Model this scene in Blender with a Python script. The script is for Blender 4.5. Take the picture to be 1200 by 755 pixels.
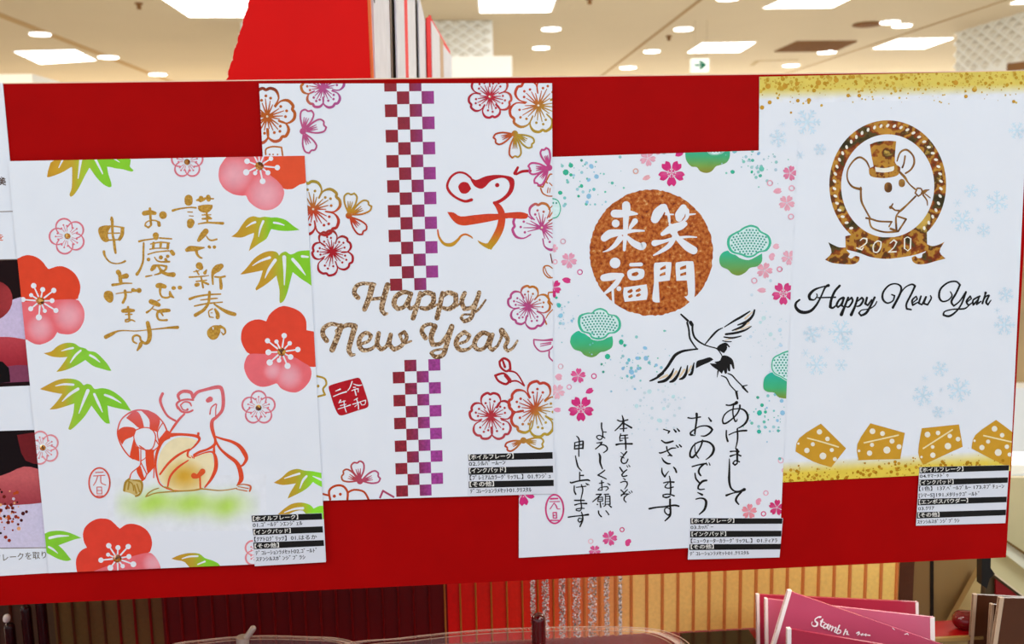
import bpy, bmesh, math, random
from mathutils import Vector, Matrix
from mathutils.geometry import tessellate_polygon
random.seed(7)
sc = bpy.context.scene
for o in list(bpy.data.objects): bpy.data.objects.remove(o)
col = sc.collection
MM = 0.001
Z0 = 1.40                       # height of the middle of the card board above the floor

# ------------------------------------------------------------------ camera
FPX, YAW, PITCH, ROLL = 1100.0, -0.06672, -0.14319, -0.01997
CAM = Vector((-0.011196, -0.334101, Z0 + 0.024058))
_f = Vector((-math.sin(YAW)*math.cos(PITCH), math.cos(YAW)*math.cos(PITCH), math.sin(PITCH)))
_r = Vector((math.cos(YAW), math.sin(YAW), 0)); _u = _r.cross(_f)
CR = _r*math.cos(ROLL) + _u*math.sin(ROLL); CU = -_r*math.sin(ROLL) + _u*math.cos(ROLL); CF = _f
cd = bpy.data.cameras.new('camera'); cam = bpy.data.objects.new('camera', cd); col.objects.link(cam)
cam.matrix_world = Matrix(((CR.x, CU.x, -CF.x, CAM.x), (CR.y, CU.y, -CF.y, CAM.y), (CR.z, CU.z, -CF.z, CAM.z), (0, 0, 0, 1)))
cd.sensor_width = 36; cd.lens = 33.0; cd.clip_start = 0.01; cd.clip_end = 100
cd.dof.use_dof = True; cd.dof.focus_distance = 0.34; cd.dof.aperture_fstop = 26
sc.camera = cam

# ------------------------------------------------------------------ light and exposure
sc.view_settings.view_transform = 'Standard'; sc.view_settings.look = 'None'
sc.view_settings.exposure = 0.0; sc.view_settings.gamma = 1.0; sc.view_settings.use_curve_mapping = False
w = bpy.data.worlds.new('World'); sc.world = w; w.use_nodes = True
w.node_tree.nodes['Background'].inputs[0].default_value = (0.79, 0.90, 1.0, 1)
w.node_tree.nodes['Background'].inputs[1].default_value = 0.82
def area(name, loc, target, size, power, color=(1, 1, 1), sy=None):
    d = bpy.data.lights.new(name, 'AREA'); d.energy = power; d.color = color
    d.shape = 'RECTANGLE'; d.size = size; d.size_y = sy or size
    o = bpy.data.objects.new(name, d); o.location = loc; col.objects.link(o)
    o.rotation_euler = (Vector(target) - Vector(loc)).to_track_quat('-Z', 'Y').to_euler(); return o
area('ceiling_lamp', (0.7, -1.9, 2.95), (0, 0, Z0), 1.4, 60, (0.80, 0.91, 1.0), 1.4)
area('ceiling_lamp', (-1.8, -1.5, 2.95), (0, 0, Z0), 1.2, 32, (0.80, 0.91, 1.0), 1.2)
for i, (lx, ly, pw, cc) in enumerate([(-4.5, 3.2, 420, (1, .86, .68)), (3.5, 3.2, 340, (1, .98, .93)), (-5, 17, 850, (1, .88, .70)), (4.5, 17, 640, (.99, .97, .92)), (10, 17, 700, (1, 1, .96))]):
    area('ceiling_lamp', (lx, ly, 2.97), (lx, ly, 0), 2.0, pw, cc, 2.0)

l_ = area('ribbed_panel_fill', (0.13, 0.022, Z0-0.112), (0.13, 0.12, Z0-0.15), 0.16, 0.085, (1, .93, .82), 0.012)  # unseen lamp added behind the board to brighten the ribbed panel

# ------------------------------------------------------------------ projection of traced points onto planes of the place
def ray(x, y): return (CF + CR*((x-600)/FPX) - CU*((y-377.5)/FPX))
def P(x, y, Y=0.0):             # a point of the vertical plane y = Y (millimetres)
    d = ray(x, y); t = (Y*MM - CAM.y)/d.y; return CAM + d*t
def G(x, y, H):                 # a point of the horizontal plane z = H (metres)
    d = ray(x, y); t = (H - CAM.z)/d.z; return CAM + d*t
def X(x, y, XX):                # a point of the side plane x = XX (metres)
    d = ray(x, y); t = (XX - CAM.x)/d.x; return CAM + d*t
def pix(v):
    d = Vector(v) - CAM; wz = d.dot(CF); return (600 + FPX*d.dot(CR)/wz, 377.5 - FPX*d.dot(CU)/wz)

# ------------------------------------------------------------------ colours and materials
def lin(c): return c/12.92 if c <= 0.04045 else ((c+0.055)/1.055)**2.4
def hx(h): h = h.lstrip('#'); return tuple(int(h[i:i+2], 16)/255 for i in (0, 2, 4))
def L(h):
    c = hx(h) if isinstance(h, str) else h
    return (lin(c[0]), lin(c[1]), lin(c[2]), 1)
def mix(a, b, t):
    a = hx(a) if isinstance(a, str) else a; b = hx(b) if isinstance(b, str) else b
    t = max(0, min(1, t)); return tuple(a[i]*(1-t)+b[i]*t for i in range(3))
MATS = {}
def mat(name, color='#ffffff', rough=0.5, metal=0.0, spec=0.25, noise=0, nscale=50, bump=0, bscale=200, attr=False, emit=None, alpha=None, trans=0, coat=0, ndetail=2, ramp=None, voro=False, sheen=0):
    if name in MATS: return MATS[name]
    m = bpy.data.materials.new(name); m.use_nodes = True; MATS[name] = m
    nt = m.node_tree; b = nt.nodes['Principled BSDF']; N = nt.nodes.new; K = nt.links.new
    b.inputs['Base Color'].default_value = L(color); b.inputs['Roughness'].default_value = rough
    b.inputs['Metallic'].default_value = metal; b.inputs['Specular IOR Level'].default_value = spec
    b.inputs['Coat Weight'].default_value = coat; b.inputs['Transmission Weight'].default_value = trans
    if emit: b.inputs['Emission Color'].default_value = L(color); b.inputs['Emission Strength'].default_value = emit
    tc = N('ShaderNodeTexCoord'); src = None
    if attr:
        a = N('ShaderNodeAttribute'); a.attribute_name = 'Col'; src = a.outputs['Color']; K(src, b.inputs['Base Color'])
    if ramp:
        n = N('ShaderNodeTexVoronoi' if voro else 'ShaderNodeTexNoise'); n.inputs['Scale'].default_value = nscale
        K(tc.outputs['Object'], n.inputs['Vector'])
        if not voro: n.inputs['Detail'].default_value = ndetail
        cr = N('ShaderNodeValToRGB'); e = cr.color_ramp.elements
        while len(e) < len(ramp): e.new(0.5)
        for i, (p_, c_) in enumerate(ramp): e[i].position = p_; e[i].color = L(c_)
        if voro:
            sx = N('ShaderNodeSeparateColor'); K(n.outputs['Color'], sx.inputs[0]); K(sx.outputs[0], cr.inputs[0]); cr.color_ramp.interpolation = 'CONSTANT'
        else: K(n.outputs['Fac'], cr.inputs[0])
        src = cr.outputs[0]; K(src, b.inputs['Base Color'])
    if noise:
        n = N('ShaderNodeTexNoise'); n.inputs['Scale'].default_value = nscale*(1.7 if ramp else 1); n.inputs['Detail'].default_value = ndetail
        K(tc.outputs['Object'], n.inputs['Vector'])
        mr = N('ShaderNodeMapRange'); mr.inputs[1].default_value = 0.3; mr.inputs[2].default_value = 0.7
        mr.inputs[3].default_value = 1-noise; mr.inputs[4].default_value = 1+noise; K(n.outputs['Fac'], mr.inputs[0])
        mx = N('ShaderNodeVectorMath'); mx.operation = 'SCALE'
        if src: K(src, mx.inputs[0])
        else: mx.inputs[0].default_value = L(color)[:3]
        K(mr.outputs[0], mx.inputs['Scale']); K(mx.outputs[0], b.inputs['Base Color'])
    if bump:
        n = N('ShaderNodeTexNoise'); n.inputs['Scale'].default_value = bscale; n.inputs['Detail'].default_value = 3
        K(tc.outputs['Object'], n.inputs['Vector']); bp = N('ShaderNodeBump'); bp.inputs['Strength'].default_value = bump
        bp.inputs['Distance'].default_value = 0.0005; K(n.outputs['Fac'], bp.inputs['Height']); K(bp.outputs[0], b.inputs['Normal'])
    return m

# ------------------------------------------------------------------ object helpers
def tag(o, label=None, cat=None, group=None, kind=None):
    for k, v in (('label', label), ('category', cat), ('group', group), ('kind', kind)):
        if v: o[k] = v
    return o
def empty(name, loc, **k):
    o = bpy.data.objects.new(name, None); o.empty_display_size = 0.02; col.objects.link(o); o.location = loc
    return tag(o, **k)
def obj(name, verts, faces, m, parent=None, smooth=False, **k):
    me = bpy.data.meshes.new(name); base = parent.matrix_world.translation if False else (wloc(parent) if parent else Vector((0, 0, 0)))
    me.from_pydata([tuple(Vector(v)-base) for v in verts], [], faces); me.materials.append(m)
    if smooth: me.polygons.foreach_set('use_smooth', [True]*len(me.polygons))
    me.update(); o = bpy.data.objects.new(name, me); col.objects.link(o)
    if parent: o.parent = parent
    return tag(o, **k)
def wloc(o):
    v = Vector((0, 0, 0))
    while o is not None: v += o.location; o = o.parent
    return v
BF = [(0, 3, 2, 1), (4, 5, 6, 7), (0, 1, 5, 4), (1, 2, 6, 5), (2, 3, 7, 6), (3, 0, 4, 7)]
def box(name, a, b, m, parent=None, **k):      # axis aligned, corners a and b
    x0, y0, z0 = a; x1, y1, z1 = b
    v = [(x0, y0, z0), (x1, y0, z0), (x1, y1, z0), (x0, y1, z0), (x0, y0, z1), (x1, y0, z1), (x1, y1, z1), (x0, y1, z1)]
    return obj(name, v, BF, m, parent, **k)
def slab(name, quad, back, m, parent=None, **k):  # quad: four world points, front side; back: offset vector
    q = [Vector(p) for p in quad]; v = q + [p + Vector(back) for p in q]; n = len(q)
    f = [tuple(range(n))[::-1], tuple(range(n, 2*n))] + [(i, (i+1) % n, n+(i+1) % n, n+i) for i in range(n)]
    o = obj(name, v, f, m, parent, **k); fixn(o); return o
def fixn(o):
    bm = bmesh.new(); bm.from_mesh(o.data); bmesh.ops.recalc_face_normals(bm, faces=bm.faces); bm.to_mesh(o.data); bm.free()
def bevel(o, wd=0.001, seg=2):
    bm = bmesh.new(); bm.from_mesh(o.data); bmesh.ops.bevel(bm, geom=bm.edges[:], offset=wd, segments=seg, affect='EDGES', profile=0.5)
    bm.to_mesh(o.data); bm.free(); return o
def tube(name, pts, r, m, parent=None, n=8, closed=False, **k):
    pts = [Vector(p) for p in pts]; V = []; F = []; N_ = len(pts)
    up = Vector((0, 0, 1))
    for i, p in enumerate(pts):
        a = pts[(i-1) % N_] if (closed or i) else p; b = pts[(i+1) % N_] if (closed or i < N_-1) else p
        t = (b-a).normalized(); s = t.cross(up)
        if s.length < 1e-4: s = t.cross(Vector((0, 1, 0)))
        s.normalize(); u2 = s.cross(t)
        for j in range(n): V.append(p + (s*math.cos(2*math.pi*j/n) + u2*math.sin(2*math.pi*j/n))*r)
    for i in range(N_ if closed else N_-1):
        for j in range(n): F.append((i*n+j, i*n+(j+1) % n, ((i+1) % N_)*n+(j+1) % n, ((i+1) % N_)*n+j))
    if not closed: F += [tuple(range(n))[::-1], tuple((N_-1)*n+j for j in range(n))]
    return obj(name, V, F, m, parent, smooth=True, **k)
def disc(name, c, r, h, m, parent=None, n=24, ax=(0, 0, 1), smooth=False, **k):
    c = Vector(c); ax = Vector(ax).normalized(); s = ax.orthogonal().normalized(); u2 = ax.cross(s)
    ring = [s*math.cos(2*math.pi*j/n)*r + u2*math.sin(2*math.pi*j/n)*r for j in range(n)]
    V = [c+q for q in ring] + [c+q+ax*h for q in ring]
    F = [tuple(range(n))[::-1], tuple(range(n, 2*n))] + [(i, (i+1) % n, n+(i+1) % n, n+i) for i in range(n)]
    return obj(name, V, F, m, parent, **k)

# ------------------------------------------------------------------ the print engine: strokes and fills traced on a plane
def crom(pts, closed=False, sub=4):   # Catmull-Rom through points (x, y, w); sharp corners kept
    n = len(pts)
    if n < 2: return [pts]
    def corner(i):
        a, b, c = pts[(i-1) % n], pts[i], pts[(i+1) % n]
        v = (b[0]-a[0], b[1]-a[1]); u_ = (c[0]-b[0], c[1]-b[1]); la = math.hypot(*v); lb = math.hypot(*u_)
        if la < 1e-6 or lb < 1e-6: return True
        return (v[0]*u_[0]+v[1]*u_[1])/(la*lb) < 0.35
    cs = [corner(i) if (closed or 0 < i < n-1) else True for i in range(n)]
    runs = []; cur = [pts[0]]
    m = n if closed else n-1
    for i in range(m):
        p1, p2 = pts[i], pts[(i+1) % n]
        p0 = pts[(i-1) % n] if not cs[i] else p1; p3 = pts[(i+2) % n] if not cs[(i+1) % n] else p2
        for k in range(1, sub+1):
            t = k/sub
            cur.append(tuple(0.5*((2*p1[j]) + (-p0[j]+p2[j])*t + (2*p0[j]-5*p1[j]+4*p2[j]-p3[j])*t*t + (-p0[j]+3*p1[j]-3*p2[j]+p3[j])*t**3) for j in range(3)))
        if cs[(i+1) % n] and i < m-1: runs.append(cur); cur = [cur[-1]]
    runs.append(cur); return runs
def clip(poly, cl):   # convex clip in the traced frame; points carry x, y
    for i in range(len(cl)):
        a, b = cl[i], cl[(i+1) % len(cl)]; out = []
        def side(p): return (b[0]-a[0])*(p[1]-a[1])-(b[1]-a[1])*(p[0]-a[0])
        for j in range(len(poly)):
            p, q = poly[j], poly[(j+1) % len(poly)]; sp, sq = side(p), side(q)
            if sp >= 0: out.append(p)
            if (sp >= 0) != (sq >= 0):
                t = sp/(sp-sq); out.append((p[0]+(q[0]-p[0])*t, p[1]+(q[1]-p[1])*t))
        poly = out
        if len(poly) < 3: return []
    return poly
def M_KNOCK_(): return MATS.get('knockout_white')
class Art:
    LV = {}
    def __init__(s, card, name, frame=(0, 0, 1), color='#000000', m=None, clipq=None):
        s.card = card; s.name = name; s.fr = frame; s.c = color; s.m = m or M_INK; s.V = []; s.F = []; s.C = []; s.wm = 1.0
        s.cl = clipq or card['clip']
        s.fr_y = card['front']
    def f(s, *fr): s.fr = fr; return s
    def wid(s, k): s.wm = k; return s
    def col(s, c): s.c = c; return s
    def lev(s):
        k = s.card['n']; s.card['n'] = k+1
        return s.card['front'] - 0.004 - (k % 260)*0.0006      # millimetres in front of the sheet
    def emit(s, poly, Y):
        poly = clip(poly, s.cl)
        if len(poly) < 3: return
        ar = sum(poly[i][0]*poly[(i+1) % len(poly)][1]-poly[(i+1) % len(poly)][0]*poly[i][1] for i in range(len(poly)))
        if abs(ar) < 1e-5: return
        if ar > 0: poly = poly[::-1]
        b = len(s.V)
        for x, y in poly:
            s.V.append(P(x, y, Y)); c = s.c(x, y) if callable(s.c) else s.c; c = L(c); g = s.card.get('ink', 1.0) if s.m is not M_KNOCK_() else 1.0; s.C.append((c[0]*g, c[1]*g, c[2]*g, 1))
        s.F.append(tuple(range(b, b+len(poly))))
    def parse(s, t, w0=None):
        out = []
        for part in t.split(';'):
            pts = []; wv = w0 or 1
            for tok in part.split():
                q = [float(v) for v in tok.split(',')]
                if len(q) > 2: wv = q[2]
                pts.append((s.fr[0]+q[0]/s.fr[2], s.fr[1]+q[1]/s.fr[2], wv/s.fr[2]))
            if pts: out.append(pts)
        return out
    def st(s, t, w=None, closed=False, sub=4):       # strokes
        for pts in s.parse(t, w):
            pts = [(p[0], p[1], p[2]*s.wm) for p in pts]
            if len(pts) == 1: s.dot_(pts[0][0], pts[0][1], pts[0][2]/2); continue
            for run in crom(pts, closed, sub): s.ribbon(run, closed and len(crom(pts, closed, 1)) == 1)
        return s
    def ribbon(s, run, loop=False):
        Y = s.lev(); n = len(run); Lr = []
        for i in range(n):
            a = run[max(0, i-1)] if not loop else run[(i-1) % (n-1)]; b = run[min(n-1, i+1)] if not loop else run[(i+1) % (n-1)]
            dx, dy = b[0]-a[0], b[1]-a[1]; l = math.hypot(dx, dy) or 1; nx, ny = -dy/l, dx/l; h = abs(run[i][2])/2
            Lr.append(((run[i][0]+nx*h, run[i][1]+ny*h), (run[i][0]-nx*h, run[i][1]-ny*h)))
        for i in range(n-1): s.emit([Lr[i][0], Lr[i+1][0], Lr[i+1][1], Lr[i][1]], Y)
        if loop: return
        for e, o_ in ((0, 1), (n-1, n-2)):
            p = run[e]; a0 = math.atan2(p[1]-run[o_][1], p[0]-run[o_][0]); h = p[2]/2
            if h < 0.12: continue
            s.emit([(p[0]+math.cos(a0+t)*h, p[1]+math.sin(a0+t)*h) for t in (-1.5708, -1.05, -.52, 0, .52, 1.05, 1.5708)], Y)
    def dot_(s, x, y, r, ry=None, n=14, ang=0):
        Y = s.lev(); ry = ry or r; ca, sa = math.cos(ang), math.sin(ang)
        s.emit([(x+math.cos(2*math.pi*i/n)*r*ca-math.sin(2*math.pi*i/n)*ry*sa, y+math.cos(2*math.pi*i/n)*r*sa+math.sin(2*math.pi*i/n)*ry*ca) for i in range(n)], Y)
    def dots(s, t, r=None):
        for pts in s.parse(t, (r or 1)*2*1.0):
            for p in pts: s.dot_(p[0], p[1], p[2]/2)
        return s
    def fill(s, t, holes='', sub=3, grad=0, rough=0):    # smooth closed outlines, one per ';'
        rings = [[p for run in crom(q, True, sub) for p in run[:-1]] for q in s.parse(t)]
        if rough:
            rings = [[(p[0]+random.uniform(-rough, rough), p[1]+random.uniform(-rough, rough), 1) for p in r] for r in rings]
        hs = [[p for run in crom(q, True, sub) for p in run[:-1]] for q in s.parse(holes)] if holes else []
        for r in rings:
            Y = s.lev(); grp = [[Vector((p[0], p[1], 0)) for p in q] for q in [r]+hs]
            flat = [v for q in grp for v in q]
            for t3 in tessellate_polygon(grp):
                tri = [(flat[i].x, flat[i].y) for i in t3]; s.split(tri, Y, grad)
        return s
    def split(s, tri, Y, g):
        if g:
            ls = [math.hypot(tri[i][0]-tri[(i+1) % 3][0], tri[i][1]-tri[(i+1) % 3][1]) for i in range(3)]; k = ls.index(max(ls))
            if ls[k] > g:
                a, b, c = tri[k], tri[(k+1) % 3], tri[(k+2) % 3]; m_ = ((a[0]+b[0])/2, (a[1]+b[1])/2)
                s.split([a, m_, c], Y, g); s.split([m_, b, c], Y, g); return
        s.emit(tri, Y)
    def build(s, parent=None, **k):
        if not s.F: return None
        pr = parent or s.card['root']
        o = obj(s.name, s.V, s.F, s.m, pr, **k)
        ca = o.data.color_attributes.new('Col', 'FLOAT_COLOR', 'POINT')
        ca.data.foreach_set('color', [v for c in s.C for v in c]); return o
def text_px(card, name, body, x0, y0, x1, y1, h, color, parent, bold=0, fit=True, m=None):
    """flat printed line whose baseline runs from (x0,y0) to (x1,y1) in traced coordinates"""
    cu = bpy.data.curves.new('t', 'FONT'); cu.body = body; cu.size = 1; cu.resolution_u = 2; cu.offset = bold
    t = bpy.data.objects.new('t', cu); col.objects.link(t); dg = bpy.context.evaluated_depsgraph_get()
    me = bpy.data.meshes.new_from_object(t.evaluated_get(dg)); bpy.data.objects.remove(t)
    if not me.vertices: return None
    xs = [v.co.x for v in me.vertices]; ys = [v.co.y for v in me.vertices]; a, b = min(xs), max(xs)
    Y = card['front'] - 0.03; V = []; ux, uy = x1-x0, y1-y0; Lh = math.hypot(ux, uy)
    lo, hi = (min(ys), max(ys)) if fit == 'box' else (-0.12, 0.88)
    for v in me.vertices:
        s_ = (v.co.x-a)/(b-a); t_ = (v.co.y-lo)/(hi-lo)*h
        V.append(P(x0+ux*s_+uy/Lh*t_, y0+uy*s_-ux/Lh*t_, Y))
    F = [tuple(p.vertices) for p in me.polygons]
    return obj(name, V, F, m or mat('print_'+color.strip('#'), color, 0.6), parent)
# ================================================================== the shop: structure
M_INK = mat('stamp_ink', attr=True, rough=0.6, noise=0.07, nscale=900, spec=0.12)
M_WATER = mat('watercolour_ink', attr=True, rough=0.6, noise=0.05, nscale=260, ndetail=5, spec=0.12)
M_PAPER = mat('card_paper', '#e2e5ef', 0.55, noise=0.012, nscale=40, spec=0.3, bump=0.03, bscale=900)
M_RED = mat('red_board_paper', '#a20304', 0.6, noise=0.05, nscale=60, ndetail=6, spec=0.05)
M_REDL = mat('bright_red_board', '#dc1210', 0.6, noise=0.03, nscale=30, spec=0.1)
M_CORE = mat('board_core', '#e9c9b0', 0.8)
M_CEIL = mat('ceiling_paint', '#d0c0a4', 0.9, noise=0.03, nscale=0.6)
M_SEAM = mat('ceiling_seam', '#a58458', 0.9)
M_LAMP = mat('lamp_diffuser', '#ffffff', 0.5, emit=5)
M_LFR = mat('lamp_frame', '#f2eee6', 0.5)
M_WHITE = mat('white_wall', '#eef0ee', 0.6)
M_VENT = mat('vent_brown', '#8a5f33', 0.7)
M_DIAM = mat('diamond_tile', '#dad8cf', 0.35)
HC = 3.0
box('ceiling', (-14, -6, HC), (16, 26, HC+0.2), M_CEIL, kind='structure')
box('floor', (-14, -6, -0.1), (16, 26, 0), mat('floor_tile', '#cfcbc4', 0.4, noise=0.05, nscale=2), kind='structure')
box('wall_back', (-14, 26, 0), (16, 26.2, HC), M_WHITE, kind='structure')
def seam(n, a, b, wd, m=M_SEAM):
    p = G(*a, HC-0.004); q = G(*b, HC-0.004); d = (q-p).normalized(); s = Vector((-d.y, d.x, 0))*wd/2
    p = p - d*1.5; q = q + d*9
    slab('trim_%d' % n, [p+s, q+s, q-s, p-s], (0, 0, 0.02), m, kind='structure')
seam(1, (0, 18), (180, 88), 0.10, mat('ceiling_seam_soft', '#ba9a6c', 0.9)); seam(2, (821, 0), (735, 66), 0.035); seam(3, (1180, 0), (950, 77), 0.03)
def lamp_panel(q, label):
    pts = [G(x, y, HC-0.012) for x, y in q]; c = sum(pts, Vector())/4
    t = empty('ceiling_light', c, label=label, cat='ceiling light', group='square ceiling lights')
    slab('frame', [c+(p-c)*1.05+Vector((0, 0, 0.003)) for p in pts], (0, 0, 0.009), M_LFR, t)
    slab('diffuser', pts, (0, 0, 0.004), M_LAMP, t)
lamp_panel([(180, -8), (222, 20), (287, 20), (293, -8)], 'square glowing ceiling light cut by the top edge beside the raised red panel')
lamp_panel([(17, 61), (47, 75), (112, 71), (88, 59)], 'square glowing ceiling light low at the upper left')
lamp_panel([(560, -14), (563, 15), (645, 14), (656, -16)], 'large glowing ceiling light nearest the white card fins')
lamp_panel([(895, 10), (975, 9), (1010, -8), (932, -7)], 'square glowing ceiling light above the brown ceiling vent')
lamp_panel([(806, 62), (867, 61), (885, 50), (823, 51)], 'square glowing ceiling light just above the green arrow sign')
lamp_panel([(1023, 57.5), (1083, 57), (1117, 45), (1054, 46)], 'square glowing ceiling light left of the patterned bulkhead')
lamp_panel([(1184, 5), (1230, 3), (1260, -8), (1212, -7)], 'square glowing ceiling light at the upper right corner')
DL = [(47, 41, 'left of all the round downlights'), (127, 68, 'just right of the low left square light'), (185, 88, 'just above the board left of the raised red panel'),
      (646, 35, 'below the large square light, upper one of two'), (634, 57, 'below the large square light, lower one of two'), (764, 61, 'left of the green arrow sign, across the seam'),
      (736, 80, 'lowest one left of the ceiling seam'), (801, 35, 'above the sprinkler head right of the seam'), (764, 62, ''), (853, -1, 'cut by the top edge right of the seam'),
      (927, 77.5, 'low one below the brown vent'), (969, 62, 'against the brown ceiling vent'), (1043, 27, 'left one of the touching pair beside the brown disc'), (1057, 31, 'right one of the touching pair beside the brown disc')]
for x, y, s in DL:
    if not s: continue
    c = G(x, y, HC-0.02); dist = (c-CAM).length; r = 0.095 if dist < 12 else 0.11
    t = empty('downlight', c, label='round glowing ceiling downlight '+s, cat='downlight', group='round ceiling downlights')
    disc('trim_ring', c+Vector((0, 0, 0.008)), r*1.08, 0.012, M_LFR, t); disc('lens', c, r, 0.014, M_LAMP, t)
for x, y, s in [(163, 11, 'small brown sprinkler head on the ceiling left of the raised red panel'), (691, 5, 'small brown sprinkler head near the top edge right of the large square light'), (784, 47.5, 'small brown sprinkler head between the downlights right of the seam')]:
    c = G(x, y, HC-0.05); t = empty('sprinkler_head', c, label=s, cat='sprinkler')
    disc('rosette', c+Vector((0, 0, 0.04)), 0.035, 0.01, M_VENT, t); disc('nozzle', c, 0.018, 0.042, M_VENT, t)
q = [G(x, y, HC-0.006) for x, y in [(907, 60.5), (978, 60), (1005, 48), (934, 48.5)]]; cc = sum(q, Vector())/4
t = empty('ceiling_vent', cc, label='brown rectangular ceiling vent right of the square lights', cat='vent'); slab('vent_frame', q, (0, 0, 0.006), M_VENT, t)
for i in range(8):
    a = (i+0.3)/8; b = (i+0.62)/8
    slab('slat', [q[0].lerp(q[3], a), q[1].lerp(q[2], a), q[1].lerp(q[2], b), q[0].lerp(q[3], b)], (0, 0, -0.012), M_VENT, t)
c = G(1016, 30, HC-0.02); t = empty('ceiling_speaker', c, label='round brown ceiling speaker between the big lights', cat='speaker')
disc('rim', c, 0.14, 0.018, M_VENT, t); disc('grille', c-Vector((0, 0, 0.004)), 0.12, 0.006, mat('grille', '#7a4f28', 0.8), t)
for a, b in (((881, 77), (888, 71.5)), ((888, 71.5), (935, 70.5))):
    p, q_ = G(*a, HC-0.004), G(*b, HC-0.004); d = (q_-p).normalized(); s = Vector((-d.y, d.x, 0))*0.03
    slab('trim_%d' % (4 if a[0] == 881 else 5), [p+s, q_+s, q_-s, p-s], (0, 0, 0.02), mat('access_hatch_edge', '#b7a078', 0.9), kind='structure')
# arrow sign
YS = 9000; t = empty('arrow_sign', P(821, 76, YS), label='white hanging sign with a green right arrow', cat='sign')
slab('sign_panel', [P(811, 68.5, YS), P(831, 68.2, YS), P(831, 83.6, YS), P(811, 83.9, YS)], (0, 0.08, 0), mat('sign_white', '#eef6f2', 0.5, emit=0.55), t)
A = [(814, 75.4), (822, 75.3), (818.4, 71.2), (821.6, 71.1), (828.2, 76.2), (821.8, 81.4), (818.6, 81.4), (822, 77.2), (814, 77.4)]
slab('arrow', [P(x, y, YS-8) for x, y in A], (0, 0.005, 0), mat('sign_green', '#0f7a5a', 0.5), t)
for x in (814, 828): tube('hanger', [P(x, 68.5, YS+40), Vector((P(x, 68.5, YS+40).x, P(x, 68.5, YS+40).y, HC))], 0.003, M_CEIL, t)
# bulkheads with raised diamond tiles
def diamonds(name, o0, du, dv, nu, nv, nrm, parent):
    V = []; F = []
    for i in range(nu):
        for j in range(nv*2):
            c_ = o0 + du*(i+(0.5 if j % 2 else 0.0)+0.5) + dv*(j*0.5+0.5); b = len(V)
            V += [c_-du*0.42, c_+dv*0.42, c_+du*0.42, c_-dv*0.42, c_+nrm*0.03]
            F += [(b, b+1, b+4), (b+1, b+2, b+4), (b+2, b+3, b+4), (b+3, b, b+4)]
    o = obj(name, V, F, M_DIAM, parent, kind='stuff'); return o
yb = G(560, 24, HC).y; pl = P(470, 24, yb*1000); pr_ = P(577, 24, yb*1000); zb = P(560, 62, yb*1000).z
wb = box('wall_left', (pl.x-1.5, yb, zb-3), (pr_.x, yb+0.6, HC), M_WHITE, kind='structure')
diamonds('diamond_tile', Vector((pr_.x-0.07-0.98, yb, HC-0.36)), Vector((0.14, 0, 0)), Vector((0, 0, 0.085)), 7, 4, Vector((0, -1, 0)), wb)
p = G(1122, 38, HC); xb = p.x; yf = p.y
wr = box('wall_right', (xb, 2.0, 1.6), (xb+3, yf, HC), M_WHITE, kind='structure')
diamonds('diamond_tile', Vector((xb, yf-0.02-24*0.22, HC-0.48)), Vector((0, 0.22, 0)), Vector((0, 0, 0.12)), 24, 4, Vector((-1, 0, 0)), wr)
a = X(1180, 74.5, xb-0.01); b = X(1215, 70, xb-0.01)
slab('trim_6', [a, b, b-Vector((0, 0, 0.08)), a-Vector((0, 0, 0.08))], (0.03, 0, 0), M_VENT, kind='structure')
# far white cabinet and glare block seen over the board
ca = P(0, 87, 7000); cb = P(37, 86, 7000)
t = box('wall_cabinet', (ca.x-1, 7.0, 0.0), (cb.x, 7.5, ca.z), M_WHITE, label='far white cabinet peeping over the board at the left', cat='cabinet')
ca = P(549, 66, 6000); cb = P(600, 72, 6000)
t = box('glare_block', (ca.x-0.15, 6.0, 0.0), (cb.x, 6.4, ca.z), mat('glare_white', '#f4f8fa', 0.4), label='far white block painting the glare behind the card fins', cat='cabinet')  # white block put in to paint the soft glare here
# ================================================================== the display: board, fins, ribbed panel, shelf, packs, trays
bl = P(-60, 0, 0).x
BZ1 = P(3, 97, 0).z; BZ0 = P(1179.5, 653.5, 0).z; BX1 = P(1199.5, 300, 0).x; BX0 = BX1-0.46
t = empty('display_board', (0, 0, BZ0), label='long red display board carrying the four greeting cards', cat='board')
box('board_face', (BX0, 0, BZ0), (BX1, 0.0045, BZ1-0.0004), M_RED, t)
box('raw_edge', (BX0, 0.0002, BZ1-0.0004), (BX1, 0.0044, BZ1), M_CORE, t, label='pale raw top edge')
def vq(x1, Y1, x2, Y2, yt1, yt2, yb=105):      # upright quad between two depths; tops traced
    a = P(x1, yt1, Y1); b = P(x2, yt2, Y2); c = P(x2, yb, Y2); d = P(x1, yb, Y1); z = min(c.z, d.z)-0.12
    return [a, b, Vector((c.x, c.y, z)), Vector((d.x, d.y, z))]
# raised red panel behind the board
q = [P(301, -32, 61), P(429, -32, 61), P(435.5, 100, 61)]
t = empty('side_panel', (q[2].x-0.05, 0.061, Z0-0.05), label='bright red upright panel with chipped slanting edge rising behind the board', cat='panel')
cl = P(263, 100, 61); zb = Z0-0.05
E0 = []; n = 26                                # chipped slanting edge
for i in range(n+1):
    f = i/n; p = cl.lerp(q[0], f); E0.append(p + Vector((random.uniform(-0.0002, 0.0002)+(0.0005 if i % 4 == 2 else 0), 0, 0)))
pts = [Vector((q[2].x+0.002, 0.061, zb)), Vector((cl.x-0.01, 0.061, zb))] + E0 + [q[1]]
slab('panel_face', pts[::-1], (0, 0.003, 0), M_REDL, t)
slab('raw_edge', [q[1], q[1]+Vector((0.0012, 0, 0)), q[2]+Vector((0.0012, 0, -0.1)), q[2]+Vector((0, 0, -0.1))], (0, 0.003, 0), mat('raw_orange', '#e8743f', 0.8), t, label='pale orange raw edge')
V = []; F = []
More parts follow.
